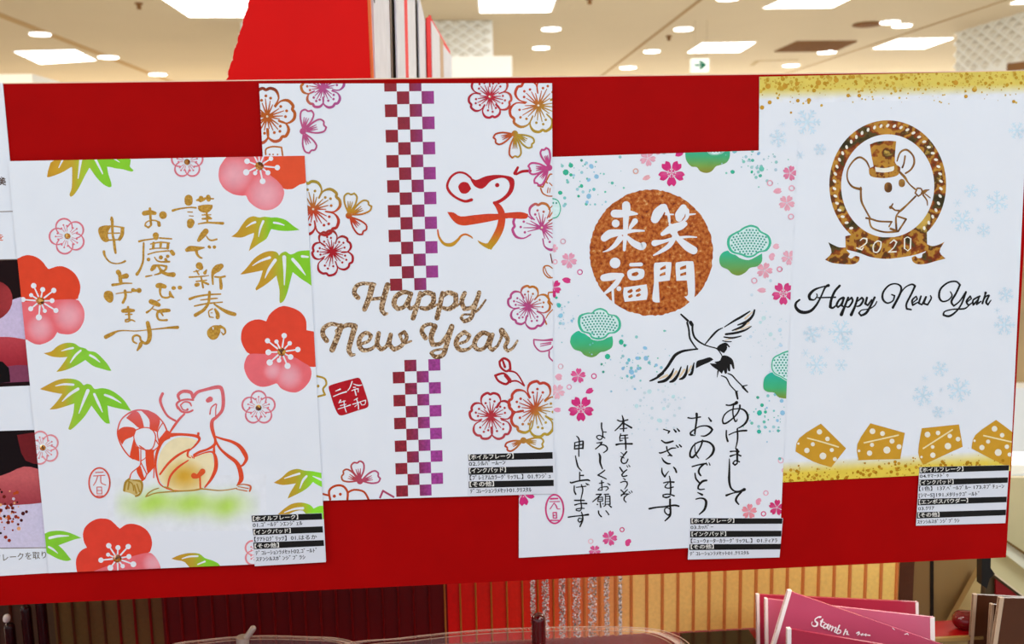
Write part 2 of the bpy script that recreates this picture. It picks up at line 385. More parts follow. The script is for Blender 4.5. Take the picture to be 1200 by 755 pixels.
for i in range(1, n):
    p = E0[i]; s = 0.0003 if i % 3 else 0.0006; b = len(V); V += [p+Vector((-s*.8, -0.0003, -s)), p+Vector((s*.5, -0.0003, -s*.4)), p+Vector((0, -0.0003, s))]; F.append((b, b+1, b+2))
obj('chipped_core', V, F, M_CORE, t, kind='stuff')
# card fins seen edge-on
M_FCARD = mat('fin_card', '#c4c3ca', 0.6, noise=0.06, nscale=90); M_FCREAM = mat('fin_cream', '#bcae92', 0.6, noise=0.14, nscale=70)
M_DRED = mat('dark_red_board', '#7d0a0c', 0.6)
def fin(label, x1, Y1, x2, Y2, yt1, yt2, m, name='greeting_card', cat='card', **k):
    qd = vq(x1, Y1, x2, Y2, yt1, yt2); nn = (qd[1]-qd[0]).cross(Vector((0, 0, 1))); nn.normalize()
    return slab(name, qd, -nn*0.0008, m, label=label, cat=cat, **k), qd
fa, qa = fin('white card with black brush writing seen obliquely beside the red side panel', 436.2, 66, 455, 150, -40, -40, M_FCARD)
V = []; F = []
def fpt(x, y, off=0.0006):
    Yd = 66+(x-436.2)/(455-436.2)*84; return P(x, y, Yd)+Vector((off, -off, 0))
for xx, y0, y1, wd in [(437, -4, 4, 1.2), (440.5, 8, 20, 1.6), (438.5, 12, 17, 1.5), (441.3, 20, 23, 1.2), (438.8, 20, 24, 1.4), (442, 25, 36, .6), (438.5, 25, 33, .6), (439, 36, 47, .6), (437.2, 40, 48, .5), (443, 41, 46, .7), (442, 48, 62, .5), (440, 52, 60, .6), (438.4, 62, 72, .5), (442.3, 67, 70, 1.2), (443.5, 74, 79, .7), (444.4, 76, 81, .5)]:
    b = len(V); V += [fpt(xx-wd/2, y0), fpt(xx+wd/2, y0+.5), fpt(xx+wd/2+.4, y1), fpt(xx-wd/2+.4, y1-.5)]; F.append((b, b+1, b+2, b+3))
o = obj('brush_writing', V, F, mat('dark_ink', '#2b2320', .6)); o.parent = fa
fin('dark red strip of board in the gap behind the nearest fin card', 452, 152, 459.5, 170, -40, -40, M_DRED, 'backing_board', 'board')
fin('cream edged card in the second fin slot', 457.6, 160, 472.5, 235, -40, -40, M_FCREAM)
fin('pale card leaning inside the second fin slot', 463, 156, 472.6, 200, -40, -40, M_FCARD)
fin('bright red divider between second and third fin cards', 470.8, 236, 476.3, 262, -40, -40, M_REDL, 'backing_board', 'board')
fin('white card in the third fin slot', 476.2, 264, 485.5, 330, -40, -40, M_FCARD)
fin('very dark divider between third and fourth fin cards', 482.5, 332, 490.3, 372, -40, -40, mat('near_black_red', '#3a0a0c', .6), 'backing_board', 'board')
fin('cream card with slanting top in the fourth fin slot', 486.5, 345, 497, 420, -10, 22, M_FCREAM)
fin('white card with slanting top edge in the fourth fin slot', 490, 340, 501.5, 430, -10, 38, M_FCARD)
fin('bright red end board, narrow and pointed at the top', 500, 400, 505.3, 408, 21, 18, M_REDL, 'backing_board', 'board')
fb, qb = fin('sloping red topped board farthest right of the card fins', 503.4, 411, 527.6, 622, 17.5, 60, M_REDL, 'backing_board', 'board')
fin('white card on the farthest right fin board', 505.5, 407, 515.5, 490, 24, 41, M_FCARD)
fin('brown edged card between the white cards of the farthest fin', 515.5, 487, 519.8, 520, 42, 49, mat('fin_brown', '#b08a62', .6))
fin('small white card at the far end of the farthest fin board', 519.5, 515, 529.2, 615, 52, 66, M_FCARD)

# ribbed panel under the board
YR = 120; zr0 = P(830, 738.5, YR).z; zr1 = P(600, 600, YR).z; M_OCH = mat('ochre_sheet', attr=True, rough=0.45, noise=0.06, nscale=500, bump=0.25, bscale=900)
rp = empty('ribbed_panel', (0, YR*MM, zr0), label='ribbed glossy panel under the board, ochre at right, reflection and shade painted in at left', cat='panel')
def sheet(x0, x1, c0, c1=None, nm='toned_sheet', m=None, dy=0, seg=1, lb=None):
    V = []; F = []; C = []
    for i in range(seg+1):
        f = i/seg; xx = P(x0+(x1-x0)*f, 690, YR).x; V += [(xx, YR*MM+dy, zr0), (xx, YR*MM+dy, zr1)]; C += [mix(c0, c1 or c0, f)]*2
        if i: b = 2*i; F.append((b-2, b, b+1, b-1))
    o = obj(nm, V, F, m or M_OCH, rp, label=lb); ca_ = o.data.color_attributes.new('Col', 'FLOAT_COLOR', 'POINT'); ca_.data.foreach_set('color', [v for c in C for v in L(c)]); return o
sheet(-40, 60, '#3b1c18', '#55402c', lb='dark brown section, shade painted in'); sheet(60, 188, '#6a5029', '#62401f', lb='olive brown section, reflection and shade painted in'); sheet(188, 400, '#5a0507', '#5e0406', lb='dark red section, reflection and shade painted in')  # dark tones here are shade and reflection painted into the sheets
sheet(400, 524, '#5e0507', '#600608', lb='dark red section, reflection and shade painted in'); sheet(524, 625, '#dd100c', '#e02a18', lb='bright red section, reflection painted in'); sheet(625, 745, '#e23c20', '#efc676', seg=8, lb='orange section, fading reflection painted in'); sheet(745, 1061, '#efc878', '#ecc86c', lb='ochre sheet')  # reds and the fade to ochre paint a reflection into the sheets
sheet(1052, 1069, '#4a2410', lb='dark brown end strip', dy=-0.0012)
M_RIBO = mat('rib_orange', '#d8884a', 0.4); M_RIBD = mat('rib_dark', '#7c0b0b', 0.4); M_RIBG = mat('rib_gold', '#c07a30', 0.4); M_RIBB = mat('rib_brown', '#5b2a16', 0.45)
ribme = {}
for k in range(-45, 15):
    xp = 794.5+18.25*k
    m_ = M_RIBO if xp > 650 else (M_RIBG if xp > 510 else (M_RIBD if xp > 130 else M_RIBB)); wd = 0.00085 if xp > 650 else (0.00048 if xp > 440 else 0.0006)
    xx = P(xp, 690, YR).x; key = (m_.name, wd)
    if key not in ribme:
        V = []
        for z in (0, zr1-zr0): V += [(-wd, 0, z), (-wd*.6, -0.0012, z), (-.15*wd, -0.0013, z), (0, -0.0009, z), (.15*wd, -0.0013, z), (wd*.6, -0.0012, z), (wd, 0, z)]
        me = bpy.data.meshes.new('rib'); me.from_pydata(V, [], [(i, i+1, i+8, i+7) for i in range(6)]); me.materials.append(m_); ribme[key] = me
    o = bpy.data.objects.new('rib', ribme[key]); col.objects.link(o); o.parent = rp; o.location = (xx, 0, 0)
M_GLIT = mat('silver_glitter', ramp=[(0, '#8b8a82'), (.2, '#d9d9d0'), (.4, '#ffffff'), (.75, '#a8966c'), (.85, '#f4f4f0')], voro=True, nscale=1500, rough=0.25, metal=0.3, bump=0.6, bscale=1500)
for k, f0, f1 in [(-10, .55, .9), (-9, .2, .75), (-8, .3, .8), (-7, .15, .8), (-6, .15, .85), (-5, .2, .6), (-4, .1, .35)]:
    xa = P(794.5+18.25*k+2+14*f0, 690, YR).x; xb_ = P(794.5+18.25*k+2+14*f1, 690, YR).x
    V = []; F = []; random.seed(k+50)
    for i in range(60):                        # flakes scattered up the strip
        z = zr0+(zr1-zr0)*i/60; 
        for j in range(13):
            cx = random.uniform(xa, xb_); cz = z+random.uniform(0, (zr1-zr0)/60); s = random.uniform(.00025, .0006); b = len(V)
            a_ = random.uniform(0, 6.28); ty = random.uniform(-.5, .5)
            V += [(cx+s*math.cos(a_+t_), YR*MM-0.0005+s*ty*math.cos(t_), cz+s*math.sin(a_+t_)) for t_ in (0, 2.1, 4.2)]; F.append((b, b+2, b+1))
    obj('glitter_strip', V, F, M_GLIT, rp, kind='stuff', label='silver glitter strip')
# red shelf in front of it
t = empty('shelf', (0, 0.1, zr0-0.006), label='dark red shelf carrying trays and stamp packs', cat='shelf')
box('shelf_top', (-0.6, -0.1, zr0-0.006), (0.23, YR*MM+0.004, zr0-0.0005), mat('shelf_red', '#7a0a10', 0.3), t)
# dark grey box between tray and packs
gx0 = P(806, 745, 85).x; gx1 = P(889, 745, 85).x; gz = P(830, 740.5, 100).z
t = empty('stamp_box', ((gx0+gx1)/2, 0.085, zr0), label='low black and grey glossy box left of the pink packs', cat='box')
box('box_body', (gx0, 0.06, zr0), (gx1, 0.1, gz-0.0025), mat('grey_gloss', '#8f8c8a', 0.2, noise=.3, nscale=200), t)
box('box_lid', (gx0, 0.062, gz-0.0025), (gx1, 0.1, gz), mat('black_gloss', '#14110f', 0.15), t)
M_CLEAR = mat('clear_plastic', '#f6f2ee', 0.06, spec=0.6); M_CLEAR.node_tree.nodes['Principled BSDF'].inputs['Alpha'].default_value = 0.07
M_RIM = mat('frosted_rim', '#e6c8b0', 0.15, spec=0.6); M_RIM.node_tree.nodes['Principled BSDF'].inputs['Alpha'].default_value = 0.6
M_CRIMP = mat('crimp_plastic', '#f0dccb', 0.1, spec=0.7); M_CRIMP.node_tree.nodes['Principled BSDF'].inputs['Alpha'].default_value = 0.3
def tray(label, loop, ref, Yd, n_cr):
    H = P(ref[0], ref[1], Yd).z; pts = [G(x, y, H) for x, y in loop]; c_ = sum(pts, Vector())/len(pts)
    sm = []; npt = len(pts)
    for i in range(npt):
        p0, p1, p2, p3 = [pts[(i+j) % npt] for j in (-1, 0, 1, 2)]
        for k in range(6):
            s_ = k/6; sm.append(0.5*((2*p1)+(-p0+p2)*s_+(2*p0-5*p1+4*p2-p3)*s_*s_+(-p0+3*p1-3*p2+p3)*s_**3))
    t = empty('plastic_tray', Vector((c_.x, c_.y, zr0)), label=label, cat='tray')
    tube('rim', sm, 0.00022, M_RIM, t, n=6, closed=True)
    inn = [c_+(p-c_)*0.90+Vector((0, 0, -0.0006)) for p in sm]; tube('inner_rim', inn, 0.00018, M_RIM, t, n=6, closed=True)
    V = []; F = []; N_ = len(sm); bt = [Vector((c_.x+(p.x-c_.x)*.8, c_.y+(p.y-c_.y)*.8, zr0+0.001)) for p in sm]
    V = inn+bt; F = [(i, (i+1) % N_, N_+(i+1) % N_, N_+i) for i in range(N_)] + [tuple(range(N_, 2*N_))]
    obj('tray_body', V, F, M_CLEAR, t, smooth=True)
    V = []; F = []
    for i in range(0, N_*3):                   # little crimps between the two rims
        a = sm[(i//3) % N_].lerp(sm[(i//3+1) % N_], (i % 3)/3); b2 = inn[(i//3) % N_].lerp(inn[(i//3+1) % N_], (i % 3)/3); d_ = (sm[(i//3+1) % N_]-sm[(i//3) % N_]).normalized()*0.0007
        b = len(V); V += [a.lerp(b2, .2)-d_, a.lerp(b2, .2)+d_+Vector((0, 0, .0006)), a.lerp(b2, .8)+d_, a.lerp(b2, .8)-d_+Vector((0, 0, .0006))]; F.append((b, b+1, b+2, b+3))
    obj('crimps', V, F, M_CRIMP, t, kind='stuff')
tray('clear plastic tray with crimped rim left of the black and grey box', [(395, 760), (470, 748), (560, 739), (650, 735.3), (740, 735.5), (785, 742), (812, 762), (800, 800), (600, 850), (420, 820)], (640, 735), 88, 3)
tray('clear plastic tray at the bottom left under the dark red panel', [(195, 760), (240, 750), (300, 745.5), (360, 746.5), (400, 749), (420, 760), (410, 800), (300, 850), (205, 800)], (300, 746), 88, 3)
def capsule(name, a, b, r, m, parent, n=14):
    a = Vector(a); b = Vector(b); ax = (b-a).normalized(); s = ax.orthogonal().normalized(); u2 = ax.cross(s); V = []; F = []; rows = []
    for e, c_, sg in ((0, a, -1), (1, b, 1)):
        for k in range(5): 
            an = (k/4)*math.pi/2 if e else (1-k/4)*math.pi/2
            rows.append((c_+ax*sg*r*math.sin(an), max(r*math.cos(an), r*.02)))
    for c_, rr in rows: V += [c_+(s*math.cos(2*math.pi*j/n)+u2*math.sin(2*math.pi*j/n))*rr for j in range(n)]
    for i in range(len(rows)-1): F += [(i*n+j, i*n+(j+1) % n, (i+1)*n+(j+1) % n, (i+1)*n+j) for j in range(n)]
    o = obj(name, V, F, m, parent, smooth=True); fixn(o); return o
M_DRG = mat('dark_red_gloss', '#4a0409', 0.08, coat=1.0); M_GREY = mat('grey_metal', '#b8aea2', 0.3, metal=0.3)
tp = P(631, 726, 70); t = empty('stamp_rod', (tp.x, tp.y, zr0), label='glossy dark red rod standing in the crimped tray', cat='stamp')
capsule('rod', (tp.x, tp.y, zr0+0.004), tp, 0.0033, M_DRG, t); disc('base_ring', (tp.x, tp.y, zr0+0.001), 0.0038, 0.008, M_GREY, t, n=20)
a = P(296.5, 737, 70); b = P(287, 750, 70); t = empty('small_clip', (b.x, b.y, zr0), label='small pale grey rod leaning over the bottom left tray', cat='clip')
capsule('clip_arm', b, a, 0.0014, M_GREY, t); disc('clip_foot', (b.x-.001, b.y, zr0+0.0015), 0.0028, b.z-zr0, M_GREY, t, n=16)
for i, (x, yt, l) in enumerate([(11, 733, 'first dark rod from the left edge under the board, standing in for a dark slot'), (30, 712, 'second dark rod from the left edge, its pale tip standing in for a glint'), (47, 700, 'third dark rod standing in for a slot, next to the olive section')]):  # dark rods put in for dark slots, pale tips for white glints
    c_ = P(x, yt, 100); t = empty('slot_rod', (c_.x, c_.y, zr0), label=l, cat='bottle')
    capsule('rod_body', (c_.x, c_.y, zr0+0.002), (c_.x, c_.y, c_.z-0.001), 0.0024, mat('slot_dark', '#230508', 0.12), t)
    capsule('glint_tip', (c_.x-0.001, c_.y, c_.z+0.003), (c_.x-0.0008, c_.y, c_.z+(0.004 if i == 0 else 0.008)), 0.0016 if i < 1 else 0.0011, mat('glint_pale', '#d9d2cc', 0.1), t)

# stamp packs
M_PACK = mat('pack_rose', '#a82c44', 0.28, noise=0.08, nscale=25, coat=0.3); M_PACKP = mat('pack_pink', '#c4607c', 0.25, noise=0.10, nscale=22, coat=0.3); M_EDGE = mat('pack_white_edge', '#efe6e4', 0.4); M_BRN = mat('pack_brown', '#4a2512', 0.35, noise=.08, nscale=30); M_EDGEB = mat('pack_tan_edge', '#b99f86', 0.5)
def pack(label, qd, Yd, m, me, eL=None, eR=None, group=None, th=0.0012):
    pts = [P(x, y, Yd) for x, y in qd]
    t = empty('stamp_pack', (sum(p.x for p in pts)/4, Yd*MM, min(p.z for p in pts)), label=label, cat='stamp pack', group=group)
    slab('sleeve', pts, (0, th, 0), m, t)
    for e, sd in ((eL, 0), (eR, 1)):
        if not e: continue
        a_, b_ = (pts[0], pts[3]) if sd == 0 else (pts[1], pts[2]); s = Vector((e*0.00038 if sd == 0 else -e*0.00038, 0, 0)); o_ = Vector((0, -0.0003, 0))
        slab('white_edge' if me is M_EDGE else 'tan_edge', [a_+o_, a_+s+o_, b_+s+o_, b_+o_], (0, th+0.0006, 0), me, t)
    return t
PG = 'rose stamp packs'
pack('dark rose pack at the back of the rose stack', [(886.5, 697), (1076, 706), (1078, 800), (888, 800)], 62, M_PACK, M_EDGE, 3.4, 3.6, PG)
pack('pink pack with the thick white right edge', [(896.5, 702), (1095, 724), (1096, 805), (898, 805)], 50, M_PACKP, M_EDGE, 3.2, 5.4, PG)
pk = pack('tilted pink pack with white script lettering', [(923.5, 692.5), (1108, 757), (1100, 820), (886, 820)], 38, mat('pack_pink_tilt', '#b94a66', 0.25, noise=0.08, nscale=22, coat=0.3), M_EDGE, 4.2, None, PG)
pack('deep rose pack in front at the bottom', [(922.5, 737), (1106, 768), (1106, 830), (922, 830)], 26, M_PACK, M_EDGE, 4.4, None, PG)
cardP = dict(front=38-0.35, clip=[(860, 680), (1150, 680), (1150, 760), (860, 760)], root=pk, n=0)
a = Art(cardP, 'script_lettering', (880, 680, 5.4545), '#f6eef2', M_INK)
a.st("438,240,7 448,236 440,234 425,240 410,252 412,264,10 424,274,12 422,290,11 408,296,9 392,290,6 388,276,4 393,268,5").st("458,252,10 446,282 452,296,8 462,296,4;444,262,6 472,272,5;494,290,6 478,280,8 466,290 464,302,9 472,308 486,298,6 496,284,9 488,306,9 494,312,6 504,308,4;508,290,9 498,318,8;504,304,4 520,296,7 524,302,9 514,324,8;522,308,4 540,302,7 544,310,9 534,330,8 540,336,5;566,290,9 546,336,8 554,342,7 572,336,8 574,322,6 560,318,5;606,316,8 592,350,8;598,334,4 616,328,7 616,340,9;612,346,8 626,350,5")
a.st("676,340,8 690,332,9 694,342,7 682,352,6;700,350,5 714,344,8 708,354,7;718,352,5 736,346,8 734,356,8;744,352,6 760,354,8;905,306,4 918,318,3;982,348,4 1000,342,5 1006,350,4").build()
BG = 'brown stamp packs'
pack('brown pack at the back at the lower right corner', [(1141, 697), (1215, 701), (1215, 800), (1133, 800)], 60, M_BRN, M_EDGEB, 4.2, None, BG)
pack('narrow brown pack standing between the two larger brown packs', [(1161.5, 708.5), (1200, 712), (1200, 800), (1156, 800)], 48, M_BRN, M_EDGEB, 3.4, None, BG)
pack('front brown pack leaning at the lower right corner', [(1171.5, 701), (1230, 702), (1230, 800), (1157, 800)], 38, M_BRN, M_EDGEB, 5.0, None, BG)
# things under the right end of the board
def wall(name, pts, Yd, m, th=0.004, **k): return slab(name, [P(x, y, Yd) for x, y in pts], (0, th, 0), m, **k)
M_CREAM = mat('panel_highlight', '#b39a66', 0.45, noise=0.06, nscale=12)
wall('cabinet_panel', [(1066, 600), (1091, 600), (1091, 800), (1066, 800)], 126, mat('tan_panel', '#7d5f38', 0.5), label='narrow tan panel just right of the ribbed panel', cat='panel')
wall('cabinet_panel', [(1093.5, 600), (1152, 600), (1152, 800), (1093.5, 800)], 128, mat('tan_panel_b', '#8a6d42', 0.5, noise=.08, nscale=15), label='wide tan panel behind the black post', cat='panel')
wall('cabinet_panel', [(1090.4, 600), (1094.2, 600), (1094.2, 800), (1090.4, 800)], 125.4, mat('gap_shade', '#1a0f08', 0.9), label='dark strip painting the shade in the gap between the tan panels', cat='panel', th=0.0005)  # dark strip paints the shade of the open gap
wall('cream_highlight', [(1149, 668), (1154, 690), (1154, 745), (1106, 745)], 120, M_CREAM, label='cream slanting highlight painted as a slab behind the black post', cat='panel')  # diagonal highlight on the tan panel, painted as a cream slab
wall('cream_counter', [(1150, 560), (1300, 560), (1300, 860), (1150, 860)], 200, mat('cream_counter', '#c9bd92', 0.5, noise=.04, nscale=8), label='cream counter side right of the board', cat='counter')
wall('counter_ledge', [(1176, 632), (1230, 672), (1230, 690), (1176, 648)], 190, mat('ledge_white', '#dcd8c0', 0.4), label='pale sloping ledge on the cream counter', cat='ledge')
wall('counter_trim', [(1172, 628), (1232, 668), (1232, 672), (1172, 631)], 186, mat('trim_brown', '#6d5228', 0.5), label='thin brown trim strip above the pale ledge', cat='trim')
wall('support_post', [(1151, 640), (1161.5, 640), (1161, 666), (1166, 673), (1160, 678), (1156.5, 690), (1150.5, 686), (1150.5, 668)], 40, mat('post_black', '#0c0807', 0.5), label='short black support post under the right end of the board', cat='post')
t = empty('tray_side', P(1180, 690, 80), label='dark red triangular box side with pale edge behind the brown packs', cat='box')
wall('side_face', [(1160, 670), (1215, 712), (1215, 740), (1152, 740), (1155, 688)], 90, mat('wedge_brown', '#4a3a24', 0.5), parent=t)
wall('red_lining', [(1167, 679), (1215, 715), (1215, 735), (1167, 735)], 88, M_DRED, parent=t, th=0.001)
wall('pale_edge', [(1161, 668.5), (1216, 710), (1216, 712.5), (1161, 670.5)], 86, mat('edge_pale', '#d8c8a8', 0.5), parent=t, th=0.002)
zl = P(1110, 745.5, 62).z; yl = G(1110, 727.5, zl).y; la = P(1088, 740, 62).x; lb = P(1150, 740, 62).x
box('red_ledge', (la, 0.062, zl-0.0015), (lb, yl, zl), mat('ledge_red', '#a80f14', 0.35), label='bright red ledge between the rose and brown packs', cat='ledge')
box('pale_strip', (la, 0.0600, P(1110, 752, 60).z), (lb, 0.0618, zl), mat('strip_tan', '#a8854c', 0.5), label='tan front strip of the bright red ledge', cat='strip')
rc = G(1130, 742, zl); rr = 0.0046
t = empty('red_roll', (rc.x, rc.y, zl), label='short glossy dark red roll beside the brown packs', cat='roll')
o = capsule('roll_body', (rc.x+0.001, rc.y+0.004, zl+rr), (rc.x+0.02, rc.y-0.002, zl+rr), rr, mat('roll_red', '#6a0c12', 0.15, coat=.6), t, n=24)
# far right beyond the board edge
slab('shop_shelf', [P(1150, 150, 1500), P(1330, 150, 1500), P(1330, 480, 1500), P(1150, 480, 1500)], (0, .02, 0), mat('shelf_beige', '#b49a72', .6, noise=.12, nscale=6), label='beige shelf panel beyond the right edge of the board', cat='shelf')
slab('paper_roll', [P(1180, 455, 1300), P(1300, 455, 1300), P(1300, 530, 1300), P(1180, 530, 1300)], (0, .05, 0), mat('roll_white', '#eef2f6', .5), label='white block beyond the right edge of the board', cat='roll')
slab('clear_case', [P(1180, 556, 1000), P(1300, 556, 1000), P(1300, 640, 1000), P(1180, 640, 1000)], (0, .05, 0), mat('case_pale', '#dfe6e6', .3), label='pale case low beyond the right edge of the board', cat='case')

# ================================================================== cards and leaflet
def sheet_card(label, TL, TR, BR, BL, front, name='greeting_card', cat='card', th=0.3, m=None, group='postcards on the red board'):
    Pt = [P(*c, front) if c else None for c in (TL, TR, BR, BL)]
    if TL is None: Pt[0] = Pt[3]+Pt[1]-Pt[2]
    if BL is None: Pt[3] = Pt[0]+Pt[2]-Pt[1]
    pxs = [pix(p) for p in Pt]; c_ = (Pt[2]+Pt[3])/2
    root = empty(name, (c_.x, front*MM+th*MM/2, c_.z), label=label, cat=cat, group=group)
    o = slab('card_sheet', Pt, (0, th*MM, 0), m or M_PAPER, root)
    return dict(front=front, clip=pxs, root=root, n=0, pts=Pt)
C4 = sheet_card('card with gold bands, hatted mouse medallion and cheese wedges', (890, 90), (1206, 83), (1184, 552), None, -0.45)
C3 = sheet_card('card with copper disc of white characters and flying crane', None, (934, 175), (914, 636), (608, 654), -0.95)
C2 = sheet_card('card with purple checkered ribbon and bronze script lettering', (303.5, 98), (647, 97.5), (648.5, 579), (329, 588.5), -1.45)
C1 = sheet_card('card with red plum blossoms and a mouse with a big bell', (9, 189), (357, 182.5), (382, 658), (57, 672), -1.95)
leaf = sheet_card('white instruction leaflet with finger photos at the left edge', (-60, 95.5), (3, 96.8), (57.2, 671.8), (-60, 679), -0.45, 'leaflet', 'leaflet', group=None)
# ================================================================== print on the cards
PAPER = '#e3e5ee'; C2['ink'] = 0.84; C3['ink'] = 1.0
def gx_(pts):       # colour along x: list of (x, colour)
    def f(x, y):
        if x <= pts[0][0]: return hx(pts[0][1])
        for (a, ca_), (b, cb_) in zip(pts, pts[1:]):
            if x <= b: return mix(ca_, cb_, (x-a)/(b-a))
        return hx(pts[-1][1])
    return f
def gy_(pts):
    g = gx_(pts); return lambda x, y: g(y, 0)
M_GOLD = mat('gold_pigment', ramp=[(.3, '#a87a28'), (.5, '#bb8a32'), (.72, '#cfa244')], nscale=1400, rough=0.42, metal=0.15, bump=0.3, bscale=1200)
M_BRONZE = mat('bronze_glitter', ramp=[(0, '#7d5a3a'), (.3, '#a98460'), (.55, '#c9a784'), (.75, '#6a4a30'), (.9, '#e0c6a4')], voro=True, nscale=1900, rough=0.4, metal=0.3)
M_COPPER = mat('copper_foil', ramp=[(.30, '#6e280c'), (.42, '#a64c16'), (.52, '#ba6224'), (.62, '#c47636'), (.74, '#e0b078')], nscale=800, ndetail=12, rough=0.4, metal=0.2, bump=0.3, bscale=1500)
M_FLAKE = mat('gilding_flakes', ramp=[(.36, '#3a3018'), (.42, '#5c4a22'), (.44, '#7a2c14'), (.48, '#a05a20'), (.50, '#c08a34'), (.555, '#b88030'), (.57, '#7a3818'), (.62, '#57401c'), (.66, '#c8a04a')], nscale=130, ndetail=4, rough=0.35, metal=0.35, noise=.15)
M_BLACK = mat('black_embossing', '#110c0c', 0.3)
M_BLING = mat('amber_rhinestone', ramp=[(0, '#7a3a08'), (.3, '#c07a18'), (.6, '#5c3206'), (.8, '#e8b050')], voro=True, nscale=900, rough=0.12, metal=.4, coat=1)
M_KNOCK = mat('knockout_white', PAPER, 0.55, spec=.3)
def gem(card, x, y, r, m=None, name='rhinestone', parent=None):
    m = m or M_BLING
    c = P(x, y, card['front']-0.2); s = (P(x+r, y, card['front'])-P(x, y, card['front'])).x; V = [c+Vector((0, -s*.55, 0))]; n = 8; F = []
    for rr, dy in ((.45, -.5), (1, -.1), (1, 0.2*MM/s)):
        V += [c+Vector((s*rr*math.cos(2*math.pi*(j+(.5 if rr < 1 else 0))/n), s*dy, s*rr*math.sin(2*math.pi*(j+(.5 if rr < 1 else 0))/n))) for j in range(n)]
    for j in range(n):
        k = (j+1) % n; F += [(0, 1+j, 1+k), (1+j, 9+j, 1+k), (9+j, 9+k, 1+k), (9+j, 17+j, 17+k, 9+k)]
    o = obj(name, V, F, m, parent or card['root'])
    fixn(o); return o
# ---------------- card 1
A = Art(C1, 'green_wash', color=lambda x, y: mix(PAPER, '#b0d850', .9*(math.exp(-((y-591-3*math.sin(x/11)*math.sin(x/23))/14)**2)*min(1, (x-132)/34)*min(1, (306-x)/40)*(0.85+.15*math.sin(x/7+1)))), m=M_WATER)
A.fill('126,560 312,556 312,622 126,624', grad=5).build()
def plum(fr, dark, light, st, c, r, dc='#dc4429', lc='#e66a73', lit=None):
    a = Art(C1, 'plum_blossom', fr, dc, M_WATER); cx0, cy0 = fr[0]+c[0]/fr[2], fr[1]+c[1]/fr[2]
    a.fill(dark, rough=.12)
    def lf(x, y):
        t = 0
        for (px, py, rr) in (lit or []):
            d = math.hypot(x-fr[0]-px/fr[2], y-fr[1]-py/fr[2])*fr[2]/rr; t = max(t, 1-d*d)
        return mix(lc, '#e9a3b0', max(0, t))
    a.col(lf).fill(light, grad=3, rough=.12); po = a.build()
    a = Art(C1, 'stamens', fr, PAPER, M_KNOCK)
    for (x, y, d) in st:
        x0 = c[0]+(x-c[0])*.3; y0 = c[1]+(y-c[1])*.3
        a.st('%g,%g,%g %g,%g,%g' % (x0, y0, 2.2*fr[2]*.9, x, y, 1.5*fr[2])); a.st('%g,%g,%g' % (x, y, d))
    a.build(po); gem(C1, cx0, cy0, r, parent=po)
plum((20, 290, 10), '-130,130 0,130 60,105 120,90 190,100 260,135 310,180 345,230 370,252 430,235 490,220 560,230 640,275 700,340 735,420 740,500 720,570 685,612 450,616 30,645 -130,650',
     '-130,648 30,643 450,614 685,610 740,650 780,720 790,800 775,880 720,970 640,1015 570,1020 500,1010 472,992 430,1060 360,1110 270,1140 200,1130 140,1100 90,1080 -130,1080',
     [(195,450,65),(300,495,60),(430,505,62),(165,560,48),(70,612,60),(410,625,58),(160,720,60),(255,820,72),(325,745,48),(455,740,60)], (272,628), 4.6, lit=[(610,800,200),(270,950,170)])
plum((250, 178, 10), '590,20 1100,20 1100,330 1010,385 940,430 880,440 825,432 800,400 740,330 650,260 600,180',
     '230,20 100,130 65,220 65,320 110,410 180,470 260,505 340,515 385,515 410,570 470,630 540,670 630,685 720,660 790,600 825,520 822,432 740,330 650,260 605,180 605,20',
     [(395,110,66),(675,80,54),(750,185,64),(385,240,74),(490,250,50),(640,245,60),(578,345,68),(480,50,18),(535,45,18),(600,20,24)], (540,165), 5.0, dc='#df5232', lit=[(620,500,260),(250,270,230)])
plum((275, 355, 10), '180,600 110,530 75,430 85,320 140,245 210,205 290,195 370,218 400,150 450,95 520,50 590,38 680,60 760,100 815,160 840,230 840,320 1010,350 1010,745 880,750 800,700 700,640 550,590 350,600',
     '180,600 130,660 110,740 125,820 170,900 240,960 320,985 400,975 470,950 500,950 540,1000 620,1040 720,1050 800,1010 870,930 900,840 880,748 800,698 700,638 550,588 350,598',
     [(385,445,62),(490,455,50),(580,385,64),(645,475,54),(740,548,64),(395,580,70),(655,635,66),(410,700,74),(520,675,54),(620,740,72)], (550,575), 5.0, dc='#de4530', lit=[(640,860,170),(190,480,100),(450,800,120)])
plum((40, 600, 6.667), '345,520 325,400 345,330 380,295 412,280 385,220 385,150 420,95 480,60 540,52 600,68 650,115 670,132 720,100 780,95 850,120 900,170 922,240 910,300 890,320 800,340 700,380 640,440 500,500',
     '890,320 940,345 975,400 990,450 990,520 345,520 500,450 640,400 760,350', [(583,265,42),(655,280,40),(735,272,42),(578,335,32),(522,378,42),(740,350,40),(775,410,46),(595,438,46),(692,425,34),(655,470,30)], (650,365), 5.0, dc='#de4030', lit=[(930,400,90)])
def ume(cx, cy, R, rot, c='#d97585', stone=True):
    a = Art(C1, 'small_plum_blossom', color=c).wid(1.4)
    for k in range(5):
        an = math.radians(rot+72*k); px, py = cx+.55*R*math.cos(an), cy+.55*R*math.sin(an); r = .455*R; p = []
        for j in range(11):
            t = an+math.radians(-118+236*j/10); p.append('%g,%g,%g' % (px+r*math.cos(t), py+r*math.sin(t), 1.5 if 2 < j < 8 else 1.1))
        a.st(' '.join(p), sub=2)
        for s_, l in ((-17, .55), (0, .66), (17, .58)):
            t = an+math.radians(s_); a.st('%g,%g,.5 %g,%g,.5' % (cx+.28*R*math.cos(t), cy+.28*R*math.sin(t), cx+l*R*math.cos(t), cy+l*R*math.sin(t))); a.st('%g,%g,1.5' % (cx+l*R*math.cos(t), cy+l*R*math.sin(t)))
    uo = a.build()
    if stone: gem(C1, cx, cy, 3.6, parent=uo)
